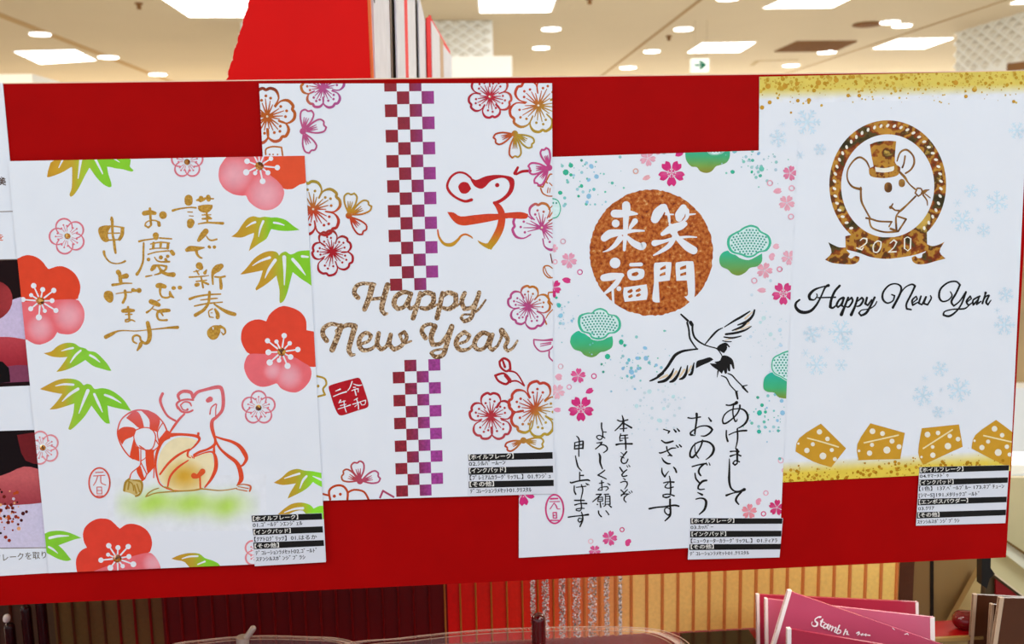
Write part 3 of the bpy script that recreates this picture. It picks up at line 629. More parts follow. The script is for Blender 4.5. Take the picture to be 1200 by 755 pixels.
ume(79, 276.8, 21, -110); ume(303, 478, 19.5, -90); ume(219.3, 189.8, 18.5, -90); ume(50, 525, 19.5, -106, '#e08d96')
ume(304, 648, 18, 215, '#e48a92', False)
def leaf_(fr, out, veins, cs):
    a = Art(C1, 'bamboo_leaves', fr, gx_([(fr[0]+x/fr[2], c) for x, c in cs]), M_WATER); a.fill(out, grad=4)
    a.col(PAPER).st(veins); a.build()
leaf_((40,180,10), '290,40 150,270 170,278 260,250 350,210 430,160 445,165 445,240 440,400 415,480 430,508 470,480 530,390 590,270 645,170 660,180 730,280 810,360 880,395 908,385 900,330 870,240 855,155 900,160 960,175 1040,185 1140,212 1165,195 1120,150 1060,40',
      '340,60,26 290,165,10;548,60,36 515,290,12;715,60,30 795,220,18 800,240,8;940,60,20 1000,100,8', [(150,'#c8942a'),(450,'#c2a233'),(560,'#a8bc35'),(760,'#86c832')])
leaf_((265,240,10), '60,375 130,320 190,230 250,160 320,135 390,150 450,140 530,150 600,150 700,180 790,250 860,295 780,305 680,308 600,300 530,285 510,320 470,400 380,460 265,545 290,460 320,380 325,330 270,350 180,385',
      '235,262,8 300,220,22 340,205,28;380,375,8 400,280,24 435,195,28;560,210,24 620,220,24 680,240,10', [(60,'#c08a28'),(330,'#bfa030'),(450,'#a4b832'),(530,'#7fc42b')])
leaf_((265,290,10), '165,315 240,240 330,130 430,65 520,42 590,55 620,95 650,65 700,50 745,80 790,75 850,45 960,35 1100,35 1100,540 980,435 880,370 780,290 750,400 720,520 680,620 640,655 625,630 625,500 600,380 590,330 500,410 430,460 355,505 345,480 390,400 430,270 330,290 200,315',
      '310,215,8 400,160,24 510,120,32;455,360,8 500,260,32 575,150,38;680,115,46 685,250,32 682,440,10;780,140,36 850,220,38 930,325,8;890,105,30 960,112,20', [(165,'#bd8828'),(520,'#c29a30'),(640,'#a6b432'),(760,'#84c62e')])
leaf_((40,395,10), '110,190 200,170 270,110 350,75 420,68 480,80 530,115 600,135 640,165 720,180 800,250 860,320 905,395 870,395 780,370 690,340 600,270 520,320 420,370 330,400 260,410 310,350 360,280 390,235 300,240 200,228',
      '320,165,8 400,140,22 455,130,26;425,300,12 480,220,26 545,160,22;655,215,26 710,245,26 770,295,10', [(110,'#c79228'),(350,'#bda930'),(450,'#93c038'),(560,'#86c63a')])
leaf_((40,430,10), '65,262 150,215 260,160 360,138 470,145 540,175 580,215 620,200 670,215 710,260 800,250 900,275 1000,340 1060,400 1100,460 1140,520 1050,500 950,480 860,455 870,560 888,665 840,660 780,600 720,520 672,455 600,570 520,660 430,738 400,725 430,640 460,540 470,430 380,460 260,495 180,500 230,450 280,390 330,318 220,300',
      '250,225,8 350,205,24 460,210,26;330,405,10 420,320,32 515,260,34;525,545,10 580,400,32 630,280,42;705,320,28 750,420,32 800,530,10;830,330,26 920,365,28 1020,425,8', [(65,'#c79230'),(350,'#bfa636'),(470,'#95c238'),(800,'#82c634')])
leaf_((40,600,6.667), '0,200 85,170 120,155 200,148 280,165 370,205 320,215 250,240 190,262 230,300 290,375 250,385 180,365 95,320 0,280', '120,205,20 190,190,20 270,188,6;115,275,16 150,295,16 185,325,4', [(0,'#7fc62c'),(300,'#86c83a')])
leaf_((200,540,6), '725,155 780,120 830,75 890,58 940,70 1000,75 1100,95 1100,200 1040,175 1000,150 970,185 920,220 822,268 840,225 880,160 790,172', '800,125,6 860,105,13 905,92,15;908,195,6 930,140,16 955,110,15;1000,110,6 1060,135,18', [(725,'#c48f2c'),(880,'#b8a030'),(950,'#9cc034'),(1000,'#8ddc35')])
leaf_((200,540,6), '740,392 790,345 850,305 920,295 980,312 1005,338 1050,318 1100,322 1100,410 980,410 930,352 860,362 800,395', '800,365,6 870,340,14 930,335,18', [(740,'#c48f2c'),(900,'#c0a030'),(1000,'#8ddc35')])
leaf_((200,540,6), '5,690 60,665 130,650 200,655 240,685 300,705 345,735 345,790 180,790 100,715 40,700', '80,690,6 130,675,12 190,672,13;190,730,8 240,710,13', [(5,'#c48a2a'),(160,'#b8a030'),(240,'#86c832')])
# calligraphy
a = Art(C1, 'gold_lettering', (190, 220, 10), '#b88630', M_GOLD)
a.st('310,130,96 310,165,96;125,268,30 200,248,22 320,232,18 395,236,22;300,285,14 355,287,14;318,330,12 365,334,12;335,408,92 328,440,74;405,148,20 440,140,45 455,125,60;450,150,44 490,135,36;540,110,56 545,140,50;500,125,25 600,130,18')
a.fill('420,215 500,198 590,200 588,240 540,290 470,290 425,260').st('470,320,16 570,318,14;475,365,25 575,362,22;520,285,25 530,395,25;495,310,10 560,352,28;425,425,16 520,410,22 600,412,24 710,418,36')
a.st('512,512,68 470,562,66 428,618,40;520,570,14 545,605,18 585,618,22 640,605,22')
a.f(190,270,10).st('292,230,48 330,215,66 400,215,58 440,210,40 490,203,18;400,230,40 410,280,30 440,315,26 465,325,20;550,192,36 562,202,28;612,197,42')
a.st('435,415,84 450,435,66;370,485,14 430,475,16;400,470,16 430,520,18;520,465,16 500,500,42;320,550,22 400,545,18 470,540,16 545,530,12;455,540,20 480,670,24;400,600,18 520,585,16;400,640,46 420,635,44;470,600,26 540,632,26;690,420,62 650,445,86 610,480,66 590,530,32 595,630,22;620,545,22 680,550,22 735,540,26;680,555,32 690,640,38 690,680,36')
a.f(190,340,10).st('325,105,34 400,78,26 540,55,22 685,48,18;450,118,14 600,100,20 650,98,12;380,188,18 520,160,20 705,142,16;555,25,34 550,100,32 540,160,32 490,230,38 440,265,40 390,295,44;610,165,18 700,225,34 780,265,48 850,285,44;590,220,16 545,250,16 555,315,16 600,322,14;620,225,26 650,280,46 650,320,48;570,268,10 590,268,10')
a.fill('540,460 600,415 680,415 690,470 650,560 590,585 540,550 525,500').st('680,425,34 730,455,26 740,500,22 715,525,18 695,495,12')
a.f(100,235,10).st('690,150,56 760,140,56 815,150,42;757,95,30 765,230,28 770,280,28;770,290,22 740,318,22 700,295,20 710,260,16 760,235,16 820,235,18 860,255,24;860,260,38 865,290,42;910,172,92')
a.st('825,410,74 828,435,60;630,480,26 690,465,20 800,450,16;870,440,20 1010,450,18;683,500,22 680,600,24 676,710,24 640,810,28 605,865,38;765,510,16 880,490,18 985,500,18;800,500,34 795,560,30;885,495,32 880,550,26;970,510,32 965,560,34;755,572,16 840,560,14 970,562,16;735,632,18 830,605,16 980,590,18;1010,600,46 1030,625,48;740,692,44;885,668,50;965,655,42;810,665,14 840,705,18 890,720,20 985,718,24;940,690,34 950,710,34')
a.f(100,300,10).st('800,135,58 780,160,42;800,120,38 880,110,22 950,125,28 940,160,26 900,185,20;850,115,26 900,190,34;890,175,44 870,205,26 810,222,14;710,242,22 780,228,14;900,190,38 960,215,42 1030,220,60;850,350,58 880,345,58 930,360,48;880,370,38 875,430,24 900,480,22 960,490,24 1000,470,20;990,420,22 1000,460,40 1035,490,16;1030,377,44 1040,377,44;1104,372,46 1112,372,46')
a.st('770,535,58 820,555,62 860,575,46;850,525,18 872,515,16;800,590,14 760,635,20 720,662,28;790,622,12 840,638,16 880,652,22')
a.f(100,345,10).st('860,200,40 930,190,48 980,190,40;850,200,28 840,250,28 860,295,24 910,305,22 955,302,28;890,220,22 910,250,18')
a.f(100,235,10).st('308,200,26 310,225,42;315,240,34 320,400,28 335,470,32 345,560,32 355,615,26')
a.fill('170,310 250,290 300,310 272,360 264,420 285,470 240,490 190,460 160,400 150,350').st('280,300,18 360,305,16 450,320,20;435,330,42 430,400,44 400,455,38;260,385,14 400,382,16;270,465,18 390,460,16;218,600,34 225,640,26 255,690,20 300,728,18 360,740,16 420,732,18 465,712,26')
a.f(100,300,10).st('385,190,58 400,215,48;400,200,42 415,310,44;430,245,46 480,235,62;320,340,34 400,330,26 460,320,20 545,322,14').fill('225,425 270,408 315,425 330,480 320,530 290,550 250,530 215,480')
a.st('360,443,12 460,428,16 540,425,18;560,400,48;630,405,60;560,405,36 640,408,26;465,410,34 470,480,32 440,548,32')
a.f(100,345,10).st('500,150,28 500,180,28;440,195,44 500,190,54 565,190,34;510,200,28 515,300,24;470,238,14 545,235,18;515,290,22 470,300,18 470,320,18 500,320,18 540,300,20 580,318,14;240,500,48 310,465,42 370,435,22 450,425,15 600,430,13 750,415,13 900,400,19 980,392,26 1080,388,40')
a.st('730,335,46 745,400,52 755,480,52 740,550,48 700,575,34 650,540,26 640,500,24 600,480,24 560,500,26 560,550,22 600,575,20;650,580,46 640,610,42 610,655,22').build()
a = Art(C1, 'lettering_glints', (190,340,10), PAPER, M_KNOCK); a.st('595,440,16 598,458,14;688,460,12 690,478,10').build()
# mouse with bell
a = Art(C1, 'bell', (120,500,6.667), lambda x, y: mix('#ecdcb4', '#d2a036', 1.15-(math.hypot((x-216)/24, (y-558)/19))), M_WATER)
a.fill('430,300 470,170 560,95 660,85 740,110 700,170 670,210 720,240 800,205 860,215 875,330 840,410 780,480 680,500 570,500 500,470 450,420', grad=4).build()
RC = gy_([(455,'#d96a72'),(490,'#da6468'),(512,'#dd4c2c'),(600,'#dd4c2c')])
a = Art(C1, 'striped_rope', (120,445,6.667), gy_([(482,'#d9656c'),(505,'#dd4f38'),(530,'#de4a2a')]), M_WATER)
a.fill('185,300 240,250 280,255 310,310 325,372 285,378 240,340;300,240 360,240 430,290 450,330 425,410 405,400 370,385 365,310;122,400 170,370 240,375 262,392 245,440 180,470 155,510 125,450;245,460 262,520 285,540 290,640 240,620 215,600 225,540;500,390 540,420 545,440 480,480 440,510 440,470 470,430')
a.fill('335,547 400,547 405,667 385,707 355,739 340,667;270,687 300,677 320,747 330,777 310,797 270,727')
a.st('500,390,12 470,330,10 400,265,12 300,238,12 220,255,12 150,310,10 122,380,10 120,440,10 150,520,10 200,590,10 240,620,10;260,395,9 320,375,8 380,385,8 415,440,9 400,520,8 370,550,8 320,545,8 270,520,8 245,450,8 260,395,8;290,517,8 340,557,8 340,607,6 300,637,8;300,527,6 300,637,8;300,637,10 290,677,8 230,727,8 215,767,10;300,647,8 345,737,8;330,777,10 350,737,8 400,687,8;405,667,8 400,767,8;440,480,9 440,520,8 400,560,9 400,600,8;470,340,8 430,410,8 440,480,8;415,470,8 440,510,8').build()
a = Art(C1, 'rope_tassel', (120,500,6.667), '#c9b070', M_WATER)
a.fill('215,412 180,440 168,510 215,520 265,545 305,480 295,425 250,418').col('#a8822e').wid(1.3)
a.st('210,410,12 180,440,14 170,500,14;210,430,10 200,490,10;240,420,8 300,430,14 310,480,12 290,530,12 260,545,10;250,460,8 265,520,10;270,450,8 290,510,8;205,430,8 235,450,8 245,500,8').build()
a = Art(C1, 'mouse_drawing', (120,445,6.667), RC).wid(1.25)
a.st('708,142,20 740,100,20 800,80,18 905,58,24 935,85,22 945,170,22 935,240,20 895,290,18 860,320,22 855,370,24 870,430,20 882,470,16 875,510,18 820,545,14 760,565,16 715,590,14')
a.st('600,155,14 592,120,20 630,92,20 690,100,22 705,140,16;590,225,14 580,190,14 610,165,12 660,155,12 710,160,12;590,215,14 620,250,14 670,255,12 705,240,12;610,200,9 640,175,9 680,180,11 695,205,9;665,232,14;610,200,9 630,235,8 665,240,8;825,163,28 842,153,34;885,190,9 850,220,8 840,270,9;892,195,8 885,240,7 885,290,7;640,270,12 600,310,15 555,370,15 530,410,10;470,110,18 452,160,18 470,220,15 510,285,13 570,322,13')
a.st('535,434,26 600,428,17 700,435,17 750,450,19 755,475,15 720,520,11 690,545,9 670,562,13 665,592,13 672,605,8;750,420,15 745,450,13;672,605,7 690,612,6;698,598,6 705,612,6;712,600,6 716,615,7')
a.st('882,445,10 940,465,14 1010,485,18 1070,520,24 1110,575,28 1125,620,22 1100,665,14 1075,680,10;885,480,14 920,540,14 980,595,20 1040,640,24 1070,690,28 1085,757,30 1080,790,26 1055,825,10')
a.st('520,450,20 470,480,20 430,560,18 415,640,15 418,700,12 430,767,11 460,827,8 560,867,8 700,867,9 780,852,9;680,545,10 600,585,15 520,650,15 450,740,12;670,632,8 590,687,14 530,757,14 510,837,10;720,602,8 800,572,8 860,567,13 885,617,22 885,697,24 850,777,18 800,842,9;872,507,10 872,567,16').build()
a = Art(C1, 'bell_mark', (120,500,6.667), '#d9552a'); a.st('715,385,46 745,388,34 782,352,46;762,395,14 765,480,14').build()
a = Art(C1, 'mouse_feet', (120,500,6.667), gx_([(170,'#b08f3e'),(270,'#bb8a3c'),(285,'#c4703c'),(296,'#d0603c')]))
a.st('340,548,11 360,520,10 400,495,9 440,482,8;350,545,9 420,520,9 560,508,11 700,500,11 780,488,11 900,500,9 980,495,8 1050,482,8;470,470,8 520,480,9 570,510,9;1050,460,9 1100,452,9 1150,462,13 1158,480,16 1150,505,13;1060,470,7 1140,485,8;1050,490,7 1130,505,9').build()
a = Art(C1, 'oval_seal', color='#d8574a')
a.st(' '.join('%g,%g,1.9' % (116.5+12.2*math.cos(t*math.pi/12), 566+17.4*math.sin(t*math.pi/12)) for t in range(25)))
a.st('112,554,1.1 121,553.4,1.1;109.5,558,1 123,557.2,1;114.5,558,1 112.5,564,1 109.5,569,1;118,558,1 118.5,566,1 124,568.5,1;113.5,571,.9 113.7,579,.9 119.4,579,.9 119,571,.9 113.5,571,.9;113.5,575,.8 119,575,.8;110.5,581.8,1 122,581.2,1').build()
# ---------------- card 2
M_BLK1 = mat('checker_ink', attr=True, rough=0.5, noise=0.10, nscale=1200, spec=0.3); M_BLK2 = mat('streaky_checker_ink', attr=True, rough=0.5, noise=0.30, nscale=900, ndetail=5, spec=0.3)
def checker(name, ytop, ybot, n, first, m, partial=False):
    a = Art(C2, name, (0,0,1), gx_([(452,'#961e2b'),(478,'#962036'),(492,'#902e64'),(504,'#a83f98')]) if not partial is None else None, m)
    Y = C2['front']; zt = P(482, ytop, Y).z; zb = P(484, ybot, Y).z; x0 = P(450.6, 114, Y).x; x1 = P(508.6, 114, Y).x
    xl0 = P(464.2, 575, Y).x; xl1 = P(519.5, 575, Y).x; zA = P(480, 114, Y).z; zB = P(490, 575, Y).z
    def pt(c, z):
        f = (z-zA)/(zB-zA); xa = x0+(xl0-x0)*f; xb_ = x1+(xl1-x1)*f; return pix(Vector((xa+(xb_-xa)*c/4, Y*MM, z)))
    dz = (zt-zb)/n
    for r in range(-1 if partial else 0, n):
        for c in range(4):
            if (c+r+first) % 2: continue
            za, zb2 = zt-dz*r, zt-dz*(r+1); q = [pt(c, za), pt(c+1, za), pt(c+1, zb2), pt(c, zb2)]
            a.emit(q, a.lev() if c == 0 or c == 1 and False else a.lev())
    a.build()
checker('checkered_ribbon', 107, 340.3, 16, 1, M_BLK1, True); checker('checkered_ribbon', 421.8, 581.7, 12, 1, M_BLK2)
def sakura(cx, cy, R, rot, c, w=1.7, rt=1.0, name='cherry_blossom_outline', ctr=None, missing=()):
    a = Art(C2, name, color=c).wid(1.5); rnd = random.Random(int(cx*7+cy))
    for k in range(5):
        if k in missing: continue
        an = math.radians(rot+72*k+rnd.uniform(-6, 6)); Rk = R*rnd.uniform(.9, 1.08)
        def pp(r, t): return cx+Rk*r*math.cos(an+math.radians(t)), cy+Rk*r*math.sin(an+math.radians(t))
        L1 = [(.45, -36), (.72, -35), (.93, -24), (1.0, -9), (.93, -2), (.99, 7), (.95, 20), (.75, 33), (.45, 36)]
        a.st(' '.join('%g,%g,%g' % (pp(r, t)+(w*(.65+.55*(r > .8)),)) for r, t in L1), sub=3)
        for s_, l in ((-20, .5), (-5, .62), (12, .55), (26, .45)):
            x, y = pp(l, s_); x0, y0 = pp(.1, s_); a.st('%g,%g,%g %g,%g,%g' % (x0, y0, w*.75, x, y, w*.35), sub=1)
            if s_ != 26: x, y = pp(l+.1, s_+rnd.uniform(-3, 3)); a.st('%g,%g,%g' % (x, y, w*1.15))
    a.st('%g,%g,%g' % (cx, cy, w*2.6)); o = a.build()
    if ctr: gem(C2, cx, cy, 1.4, mat('clear_gem', ctr, .05, metal=.3, coat=1), 'clear_rhinestone')
def lc(c1, c2, x0, x1, ax='x'): return gx_([(x0, c1), (x1, c2)]) if ax == 'x' else gy_([(x0, c1), (x1, c2)])
sakura(313.2, 136.6, 34, -92, gy_([(100,'#7d2b26'),(112,'#c0622a'),(160,'#c8642a'),(172,'#cc5a50')]), 2.0, ctr='#f4e4d0')
sakura(378.5, 103, 25, 50, gx_([(350,'#cf7a2c'),(362,'#c96a50'),(368,'#c6568c'),(400,'#b95a9a')]), 1.7)
sakura(367, 245.3, 33, -100, gy_([(212,'#b39a3a'),(236,'#bd8a3a'),(248,'#cf4a2e'),(275,'#bb2c2c')]), 1.9, ctr='#f0d090')
sakura(389.3, 295.4, 26, -105, gy_([(274,'#ad3a34'),(290,'#b8202c'),(325,'#b52232')]), 1.5)
sakura(574, 113.4, 27, 90, gx_([(545,'#b52a3c'),(580,'#c82f45'),(600,'#cf5a48')]), 1.5, ctr='#d8b8ff')
sakura(631, 123.7, 33, 85, lambda x, y: mix('#cf4a30', '#bf9a3a', ((x-612)+(y-118))/38), 1.8, ctr='#f0e0d0')
sakura(635, 267, 32, -97, lambda x, y: mix('#c84f90', '#cc7a34', ((x-632)-(y-258))/26), 1.7, ctr='#f0d0e8', missing=(3,))
sakura(619, 359.3, 26, -81, lambda x, y: mix('#c2508c', '#cc7a2c', ((x-614)-(y-352))/22), 1.5)
sakura(575.3, 488, 27, -95, gy_([(460,'#bc2c38'),(500,'#c4404a'),(515,'#c04a54')]), 1.6)
sakura(627.5, 479.3, 34, -77, lambda x, y: mix('#cc4434', '#c3a23c', ((x-620)+(y-476))/26), 1.8)
def fan(core, petals, c, w=1.5, fr=(0,0,1)):
    a = Art(C2, 'side_view_blossom', fr, c).wid(1.45); s = 1/fr[2]
    for (x, y, wd) in petals:           # tip of petal and its half width
        dx, dy = x-core[0], y-core[1]; l = math.hypot(dx, dy); ux, uy = dx/l, dy/l
        def q(f, g): return (core[0]+ux*l*f-uy*g*wd, core[1]+uy*l*f+ux*g*wd, w*fr[2])
        pts = [q(.15, -.15), q(.5, -.8), q(.82, -1), q(.97, -.5), q(.93, 0), q(1, .45), q(.85, .95), q(.5, .8), q(.15, .15)]
        a.st(' '.join('%g,%g,%g' % p for p in pts), sub=3)
        for g in (-.35, 0, .35): a.st('%g,%g,%g %g,%g,%g' % (q(.2, g*.3)[:2]+(w*fr[2]*1.1,)+q(.62, g)[:2]+(w*fr[2]*.4,)), sub=1)
    a.st('%g,%g,%g' % (core[0], core[1], 5.2*fr[2])); a.build()
fan((350,398), [(385,262,42),(492,355,42),(408,528,42)], '#c65a8c', 1.4, (290,80,5.39))
fan((432,332), [(450,165,48),(590,245,46),(548,455,46)], gy_([(225,'#b9993a'),(248,'#c8902e'),(256,'#cf4a2c'),(275,'#c23a2c')]), 1.4, (340,200,6.29))
fan((650,482), [(498,530,42),(652,660,44),(785,565,42)], gx_([(578,'#c44a2c'),(598,'#cc5a2c'),(604,'#bc9838'),(625,'#bfa03c')]), 1.4, (500,80,6.29))
fan((925,335), [(850,50,70),(620,350,85),(735,580,70)], '#d0508f', 1.5, (570,170,12.58))
fan((230,640), [(138,600,32),(215,538,34),(332,612,32)], gx_([(398,'#c4622c'),(415,'#c04a5a'),(440,'#c2507c')]), 1.4, (370,420,4.441))
fan((331,462), [(250,498,22),(425,480,26)], gx_([(592,'#c4442c'),(608,'#c4803c'),(636,'#c3a23c')]), 1.5, (530,400,3.971))
def bit(fr, *cs):
    for q, (c, t) in enumerate(cs):
        Art(C2, 'petal_outline', fr, c).wid(1.3).st(t).build()
bit((290,80,5.39), ('#c9742c', '115,545,8 118,510,8 160,495,8 215,500,8 222,550,8;140,545,9;162,545,8;190,545,8'))
bit((370,420,4.441), ('#bf9a34', '0,92,8 45,105,8 55,135,8 38,160,8 48,190,8 0,202,8;12,145,12'), ('#c9481f', '30,705,8 70,715,8;75,735,9 70,690,9 100,665,9 140,665,9 165,695,9 165,735,9;97,718,13;128,708,12'), ('#c9481f', '165,700,8 200,685,8 250,695,8 275,735,8'), ('#bb4a70', '335,725,8 350,690,8 375,705,8 405,722,8'))
bit((590,300,9.44), ('#c9702c', '545,140,9 500,110,11 455,115,13 440,150,11 455,200,11 500,240,13 545,240,11;455,120,8 480,190,9 520,230,9'), ('#c9702c', '560,400,12 500,405,12 495,440,12 510,500,12 560,555,12'), ('#c9702c', '560,580,10 500,640,10 470,690,8;455,700,12 475,755,14'))
bit((590,230,9.44), ('#c9702c', '560,90,9 500,145,9'), ('#c9702c', '560,245,9 500,270,9'), ('#7d3026', '520,640,10 540,740,10'))
bit((580,300,5.81), ('#c9548c', '265,570,8 270,610,8 310,650,8 370,640,8 400,610,8;265,570,8 330,575,8 400,570,16;370,650,8 370,690,8 400,720,8;310,600,5 380,590,8;310,615,5 380,600,6'))
bit((570,170,12.58), ('#cc6a2c', '760,600,20 830,620,18 870,540,16 900,560,14;800,640,18 830,710,16 900,750,14 970,755,14;880,540,14 930,440,18 965,430,14;930,560,12 970,600,12;910,630,10 900,700,14;940,640,10 930,700,10'))
Art(C2, 'flower_bud', (530,400,3.971), '#b8242e').wid(1.3).st('220,95,8 240,80,9 265,95,9 270,130,9 250,140,8 225,120,8 220,95,8;235,90,7 245,120,9;200,160,9 240,150,8 270,180,9 250,200,9 215,185,8 200,160,8;245,160,8 270,190,9;262,138,7 300,150,6 335,205,5;262,190,7 300,185,6 335,208,5').build()
RC2 = gy_([(198,'#c0202c'),(236,'#c8262a'),(243,'#dd4530'),(262,'#e04c28'),(272,'#e0682c'),(282,'#d4952c'),(292,'#cda52e')])
a = Art(C2, 'brush_mouse_drawing', (500,180,5.806), RC2).wid(1.1)
a.st('305,315,20 260,325,17 200,300,15 155,260,17 140,215,15 165,160,15 210,130,13 260,135,13 300,165,13').fill('215,225 240,195 280,200 303,240 275,270 235,268')
a.fill('290,155 335,180 400,155 470,145 540,150 585,165 598,200 585,260 540,310 480,345 452,345 450,330 500,310 545,270 565,220 550,180 510,165 440,185 400,225 370,240 330,225 305,190', grad=5)
a.st('480,215,27;620,95,15 600,135,21;610,142,12 650,122,17 705,118,17;460,335,18 490,365,36 512,420,42 502,500,46 470,570,46 440,615,42 425,632,34').fill('345,590 400,612 440,600 475,600 440,655 400,640 360,612')
a.fill('140,398 185,402 232,428 330,418 420,410 480,410 560,402 640,398 690,412 682,440 640,445 560,440 480,452 400,468 300,485 250,490 205,478 170,445')
a.st('75,520,9 85,570,13 120,615,18 170,620,24 210,590,17 235,560,13 265,550,12 300,565,10 312,577,6').build()
a = Art(C2, 'glitter_lettering', (360,310,4.615), '#a98058', M_BRONZE)
a.st('275,180,26 255,155,26 265,120,24 300,103,20 365,108,18;352,112,34 335,180,31 310,242,28;435,112,32 415,180,30 403,240,28 418,268,22 432,266,15;330,190,19 420,180,19')
a.st('560,158,22 520,150,26 480,175,27 470,215,29 490,240,25 525,228,22 555,175,24;562,158,24 545,215,25 558,240,20 585,222,16 600,185,14;612,155,24 592,230,27 572,290,28;600,185,18 640,153,26 682,162,27 682,205,27 650,238,26 615,235,20;732,155,24 716,230,27 702,290,28;720,185,18 760,153,26 803,165,27 802,210,27 770,240,26 735,235,20;668,238,14 705,215,12;790,238,13 828,210,12')
a.st('852,155,24 835,200,27 850,240,25 890,232,22 918,190,24 930,152,24;930,155,24 905,230,25 885,290,24 850,308,22 832,290,16 845,272,12 890,268,12 930,240,14 965,192,10')
a.st('105,412,28 85,380,27 90,345,25 130,322,22 178,332,20;182,335,34 160,400,31 135,462,31;160,360,22 215,328,24 258,335,32 240,400,29 225,460,27 238,490,22 255,488,15')
a.st('285,432,18 330,415,18 345,385,22 320,370,23 290,390,25 280,430,27 300,463,25 345,458,20 372,435,14;387,372,24 378,430,27 400,460,24 430,440,20 452,380,24;452,382,23 445,430,25 470,460,25 510,440,23 538,395,22 525,365,20 500,380,18 520,430,14 562,415,12')
a.st('640,398,27 620,365,25 630,335,21 665,323,19 692,335,18;690,335,31 670,390,29 678,433,26 720,428,22 760,380,24 782,335,28;782,338,28 755,430,27 735,488,26 695,500,24 670,480,18 690,465,13 730,458,13')
a.st('805,432,16 860,415,17 877,385,22 850,365,23 815,395,25 805,435,27 830,463,25 870,458,18 898,435,14;990,382,22 950,370,26 915,400,27 905,440,27 930,462,22 965,445,20 990,390,24;1002,380,24 985,440,25 1002,464,20 1030,440,15;1030,440,15 1050,395,16 1052,362,30;1052,358,32 1085,405,24 1070,445,22 1085,468,18 1112,452,16 1137,413,12').build()
a = Art(C2, 'red_seal', (380,435,12.583), '#c11a28'); a.fill('65,250 90,210 250,160 420,115 510,100 555,170 600,300 650,470 630,540 500,580 350,630 260,655 200,630 140,500 90,340').build()
a = Art(C2, 'seal_characters', (380,435,12.583), PAPER, M_KNOCK)
a.st('410,155,17 380,240,15 345,290,10;430,190,9 500,212,19 555,205,12;430,240,14 460,240,14;405,290,11 450,270,15 500,260,15 500,310,13;450,280,17 470,355,20;170,295,13 235,268,21;135,375,13 230,335,17 325,305,22;240,430,20 215,470,13;225,465,11 310,440,13;235,510,11 320,490,11;205,560,13 300,530,13 385,500,17;290,440,15 300,530,15 325,605,13;490,400,13 440,430,11;420,490,13 520,460,15;475,410,13 500,490,18 505,560,15;490,490,10 450,525,9;530,450,11 550,500,11 600,490,11 610,430,14 540,450,10').build()
# ---------------- card 3
TEAL = '#3cb092'; BLU = '#8fbfdf'
def splat(name, lst, clusters, seed):
    a = Art(C3, name); rnd = random.Random(seed)
    for (cx, cy, sx, sy, n, c1, c2, pale) in clusters:
        for i in range(n):
            x = rnd.gauss(cx, sx); y = rnd.gauss(cy, sy); c = mix(mix(c1, c2, rnd.random()), PAPER, rnd.uniform(0, .3)+pale)
            a.c = c; a.dot_(x, y, rnd.choice([.6, .8, 1, 1.4, 2.0]), n=6)
    for (x, y, r, c) in lst:
        a.c = c; a.dot_(x, y, r, r*rnd.uniform(.75, 1.1), n=7, ang=rnd.uniform(0, 3))
    a.build(kind='stuff')
splat('ink_splatter', [(663,202,3.6,TEAL),(669,194,2.8,TEAL),(669,205,2,TEAL),(693,195,3.2,BLU),(690,211,2.6,BLU),(699,207,2.8,BLU),(681.5,218,2.4,TEAL),(656.5,226,2.8,TEAL),(690,230,3.4,BLU),(678,230,1.8,TEAL),(688,237,2,BLU),(696,222,2,'#6fbfc0'),(681.5,188,1.8,'#4a9f90')],
      [(684,212,20,17,55,TEAL,BLU,.1)], 1)
splat('ink_splatter', [(861,177,3.2,'#7cc0cc'),(858.5,201.5,2.7,TEAL),(889,180,2.2,'#8ab8d8'),(892.5,198,3.2,'#6fc4b4'),(881,201.5,2,TEAL),(891,206,2.2,'#58b8a4'),(882,188,2,'#58b8a4'),(898,174,2.2,'#90bcd8')], [(884,195,17,12,42,TEAL,'#8fb4c8',.2)], 2)
splat('ink_splatter', [(728,401,3.4,'#35b492'),(732,405,2,TEAL),(712,418,3.3,'#35b492'),(756,408,2.8,BLU),(747,420,2.8,BLU),(757,420,2.8,BLU),(737,422,2.4,'#6fc0d0'),(740,436,3.6,BLU),(730,432,2.2,BLU),(748,432,2.2,BLU),(735,441,2,'#7cc0cc'),(743,441,2,BLU),(769,428,2,BLU),(744,456,1.7,BLU),(705,427,1.6,'#4a9f90'),(707,436,1.6,'#4a9f90')], [(738,424,22,15,50,TEAL,BLU,.1)], 3)
splat('ink_splatter', [(655,358,2.9,'#48b8b0'),(657,370,3,'#8cc4de'),(652,349,1.6,TEAL),(670,376,1.7,BLU)], [(660,368,9,14,20,'#6fb8c0',BLU,.2)], 4)
splat('pale_ink_splatter', [(761,459,3,'#c4dfe6'),(746,476,2.5,'#c0dce4'),(773,493,3.4,'#bcdce4'),(789,465,2.6,'#c0dfe6'),(778,479,2.2,'#c4dfe8')], [(770,474,24,18,60,'#9cc8d0','#a8c8e0',.5)], 5)
splat('pale_ink_splatter', [(895,373,2.8,'#c2dde2'),(914,387,2.6,'#bcd8ea'),(903,392,2.6,'#c4dfe6'),(891,378,2,'#c4dfe6'),(915,405,2.4,'#bcd4ea')], [(901,386,14,18,50,'#9cc8d0','#a8c8e0',.5)], 6)
splat('ink_splatter', [(890,484,3.4,'#35b4a0'),(893,475,2.2,TEAL),(897,483,2,TEAL),(889.5,506,2.6,'#35b4a0'),(888,466,2,'#4aa690'),(916,470,2.4,BLU),(917,484,3,BLU),(911,493,2,BLU),(912,505,1.8,'#5fb8b0')], [(900,492,13,17,40,TEAL,BLU,.1)], 7)
PK = '#d1307a'; PP = '#e8a6ba'
